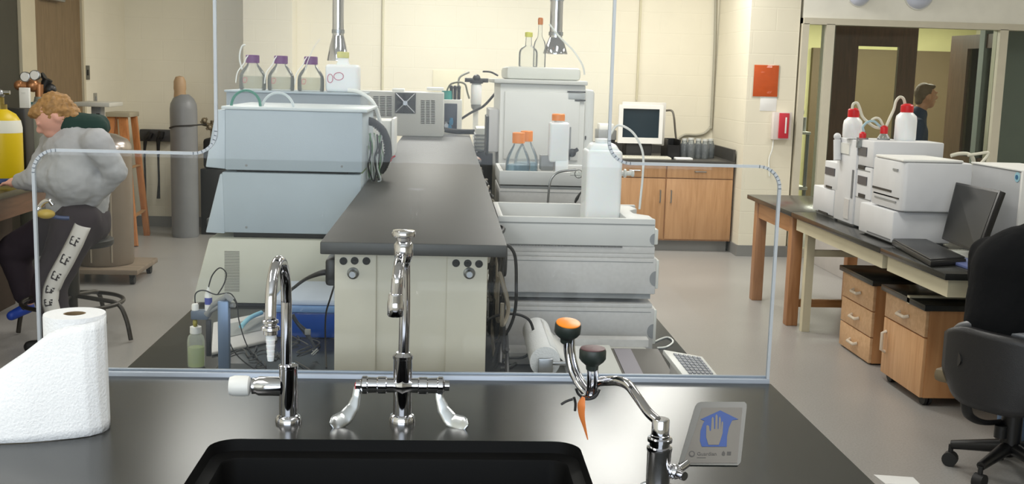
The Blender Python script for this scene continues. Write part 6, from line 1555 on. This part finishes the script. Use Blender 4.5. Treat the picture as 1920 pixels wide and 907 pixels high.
rotf = face.to_track_quat('X', 'Z').to_matrix()
caps = [(hip, .125, chest, .13), (chest, .12, nk, .06), (nk, .056, hd-face*.02, .055), (hd, (.10, .078, .105), rotf), (hd+rotf @ Vector((.06, 0, -.055)), (.045, .045, .045), rotf), (hd+rotf @ Vector((.108, 0, -.012)), (.020, .013, .022), rotf),
        (hd+rotf @ Vector((.09, .03, .02)), (.014, .018, .01), rotf), (hd+rotf @ Vector((.09, -.03, .02)), (.014, .018, .01), rotf), (hd+rotf @ Vector((.098, 0, -.055)), (.012, .024, .009), rotf), (hd+rotf @ Vector((-.005, -.08, -.01)), (.018, .012, .03), rotf), (hd+rotf @ Vector((-.005, .08, -.01)), (.018, .012, .03), rotf),
        (shN, .05, elN, .042), (elN, .04, haN, .027), (shF, .05, elF, .042), (elF, .04, haF, .027), (hN, .09, knN, .062), (knN, .06, anN, .04), (hF, .09, knF, .062), (knF, .06, anF, .04)]
caps += fingers(haF, (haF-elF).normalized(), 1)+fingers(haN, Vector((-.8, .5, .1)).normalized(), -1)
blob('body', caps, mat('fair_skin', (222, 168, 150), .5, sss=.1), t, .009, 3)
JG_ = mat('light_grey_jacket', (176, 178, 182), .75, noise=.06, scale=12, bump=.35, bscale=18)
blob('jacket', [(hip+Vector((-.01, .02, .09)), .16, chest, .185), (hip+Vector((-.02, -.03, .09)), .15, hip+Vector((-.02, .07, .10)), .15), (chest+Vector((-.03, .05, 0)), .18, nk+Vector((.03, 0, -.05)), .10), (chest+Vector((.02, -.04, 0)), .17, nk+Vector((.05, 0, -.07)), .10), (shN, .075, shF, .09), (shN, .082, elN, .062), (elN, .060, haN, .045), (shF, .09, elF, .078), (elF, .075, haF, .048), (Q(100, 330, .0), .10, Q(140, 330, 0), .16)], JG_, t, .013, 6, disp=.018, dscale=.045)
blob('green_collar', [(nk+Vector((.02, -.02, -.01)), .075, nk+Vector((.13, .0, -.015)), .07), (nk+Vector((.02, .05, -.01)), .07, nk+Vector((.13, .05, -.01)), .065)], mat('dark_green_knit', (28, 56, 50), .9), t, .01, 4, disp=.015, dscale=.05)
HB = mat('blond_hair', (166, 126, 76), .6, noise=.3, scale=40, bump=.4, bscale=70)
blob('hair', [(hd+rotf @ Vector((-.025, 0, .02)), (.098, .088, .098), rotf), (hd+rotf @ Vector((-.07, 0, -.04)), (.05, .075, .07), rotf), (hd+rotf @ Vector((.05, 0, .07)), (.05, .065, .035), rotf), (hd+rotf @ Vector((.015, -.072, .01)), (.05, .022, .055), rotf)], HB, t, .008, 2, disp=.03, dscale=.022)
TD = mat('dark_purple_trousers', (44, 34, 42), .85)
blob('trousers', [(hip+Vector((0, -.05, -.03)), .15, hip+Vector((0, .06, -.03)), .15), (hN, .125, knN, .092), (knN, .09, anN+Vector((0, 0, .02)), .075), (hF, .12, knF, .092), (knF, .09, anF+Vector((0, 0, .05)), .07)], TD, t, .013, 6, disp=.012, dscale=.08)
# printed white side stripe down the near leg
st = [Q(152, 424, -.15), Q(138, 455, -.20), Q(120, 490, -.22), Q(103, 520, -.24), Q(92, 545, -.25), Q(90, 568, -.27), Q(97, 595, -.27), Q(108, 625, -.27)]
rad = .115
def stripe(u, v):
    k = u*(len(st)-1); i = min(int(k), len(st)-2); f = k-i; p = st[i].lerp(st[i+1], f); d = (st[i+1]-st[i]).normalized(); s_ = d.cross(Vector((0, 1, 0))).normalized()
    w_ = .042
    return p+s_*(v-.5)*2*w_+Vector((0, .03*(abs(v-.5)*2)**2, 0))
m = M(); m.grid(stripe, 28, 6); so = m.done('side_stripe', mat('stripe_white', (206, 204, 200), .8), t, solid=.003, label='white stripe with dark printed squiggles')
m = M()
for k in range(6):
    u0 = .1+k*.145
    for j, (du, v0, v1) in enumerate(((.0, .25, .75), (.028, .25, .75), (.056, .3, .7))):
        a = stripe(u0+du, v0); b2 = stripe(u0+du, v1); m.tube([a+Vector((0, -.004, 0)), b2+Vector((0, -.004, 0))], .005, 6, False)
    m.tube([stripe(u0, .25)+Vector((0, -.004, 0)), stripe(u0+.056, .3)+Vector((0, -.004, 0))], .004, 6, False); m.tube([stripe(u0+.01, .6)+Vector((0, -.004, 0)), stripe(u0+.06, .62)+Vector((0, -.004, 0))], .004, 6, False)
m.done('printed_marks', mat('stripe_print', (50, 46, 50), .8), so)
SB = mat('blue_shoe', (34, 70, 170), .5)
sf = anF+Vector((0, 0, -.02))
blob('shoe', [(sf+Vector((.01, 0, -.01)), .034, sf+Vector((-.05, -.10, -.04)), .028)], SB, t, .009, 2, label='blue running shoe')
blob('shoe', [(Vector((anN.x+.03, anN.y, .045)), .042, Vector((anN.x-.15, anN.y-.02, .038)), .034)], BLACKR, t, .009, 2)
# tool in the near hand region: small bright valve on the bench edge
t = thing('hand_tool', 'silver and yellow hand tool held before the grey jacket', 'tool', Q(88, 400, -.30))
p = Q(86, 401, -.30)
M().sph(p, .036, 16, (1.3, 1, .7)).done('yellow_knob', mat('mustard_plastic', (186, 160, 70), .4), t)
M().tube([Q(72, 392, -.30), Q(80, 380, -.30), Q(92, 376, -.30), Q(100, 384, -.30)], .012, 10).sph(Q(72, 392, -.30), .02, 12).done('steel_jaw', CHROME, t)
M().tube([Q(96, 405, -.29), Q(112, 408, -.28), Q(130, 409, -.27)], .011, 10).done('blue_handle', mat('steel_blue_grip', (44, 62, 104), .4), t)
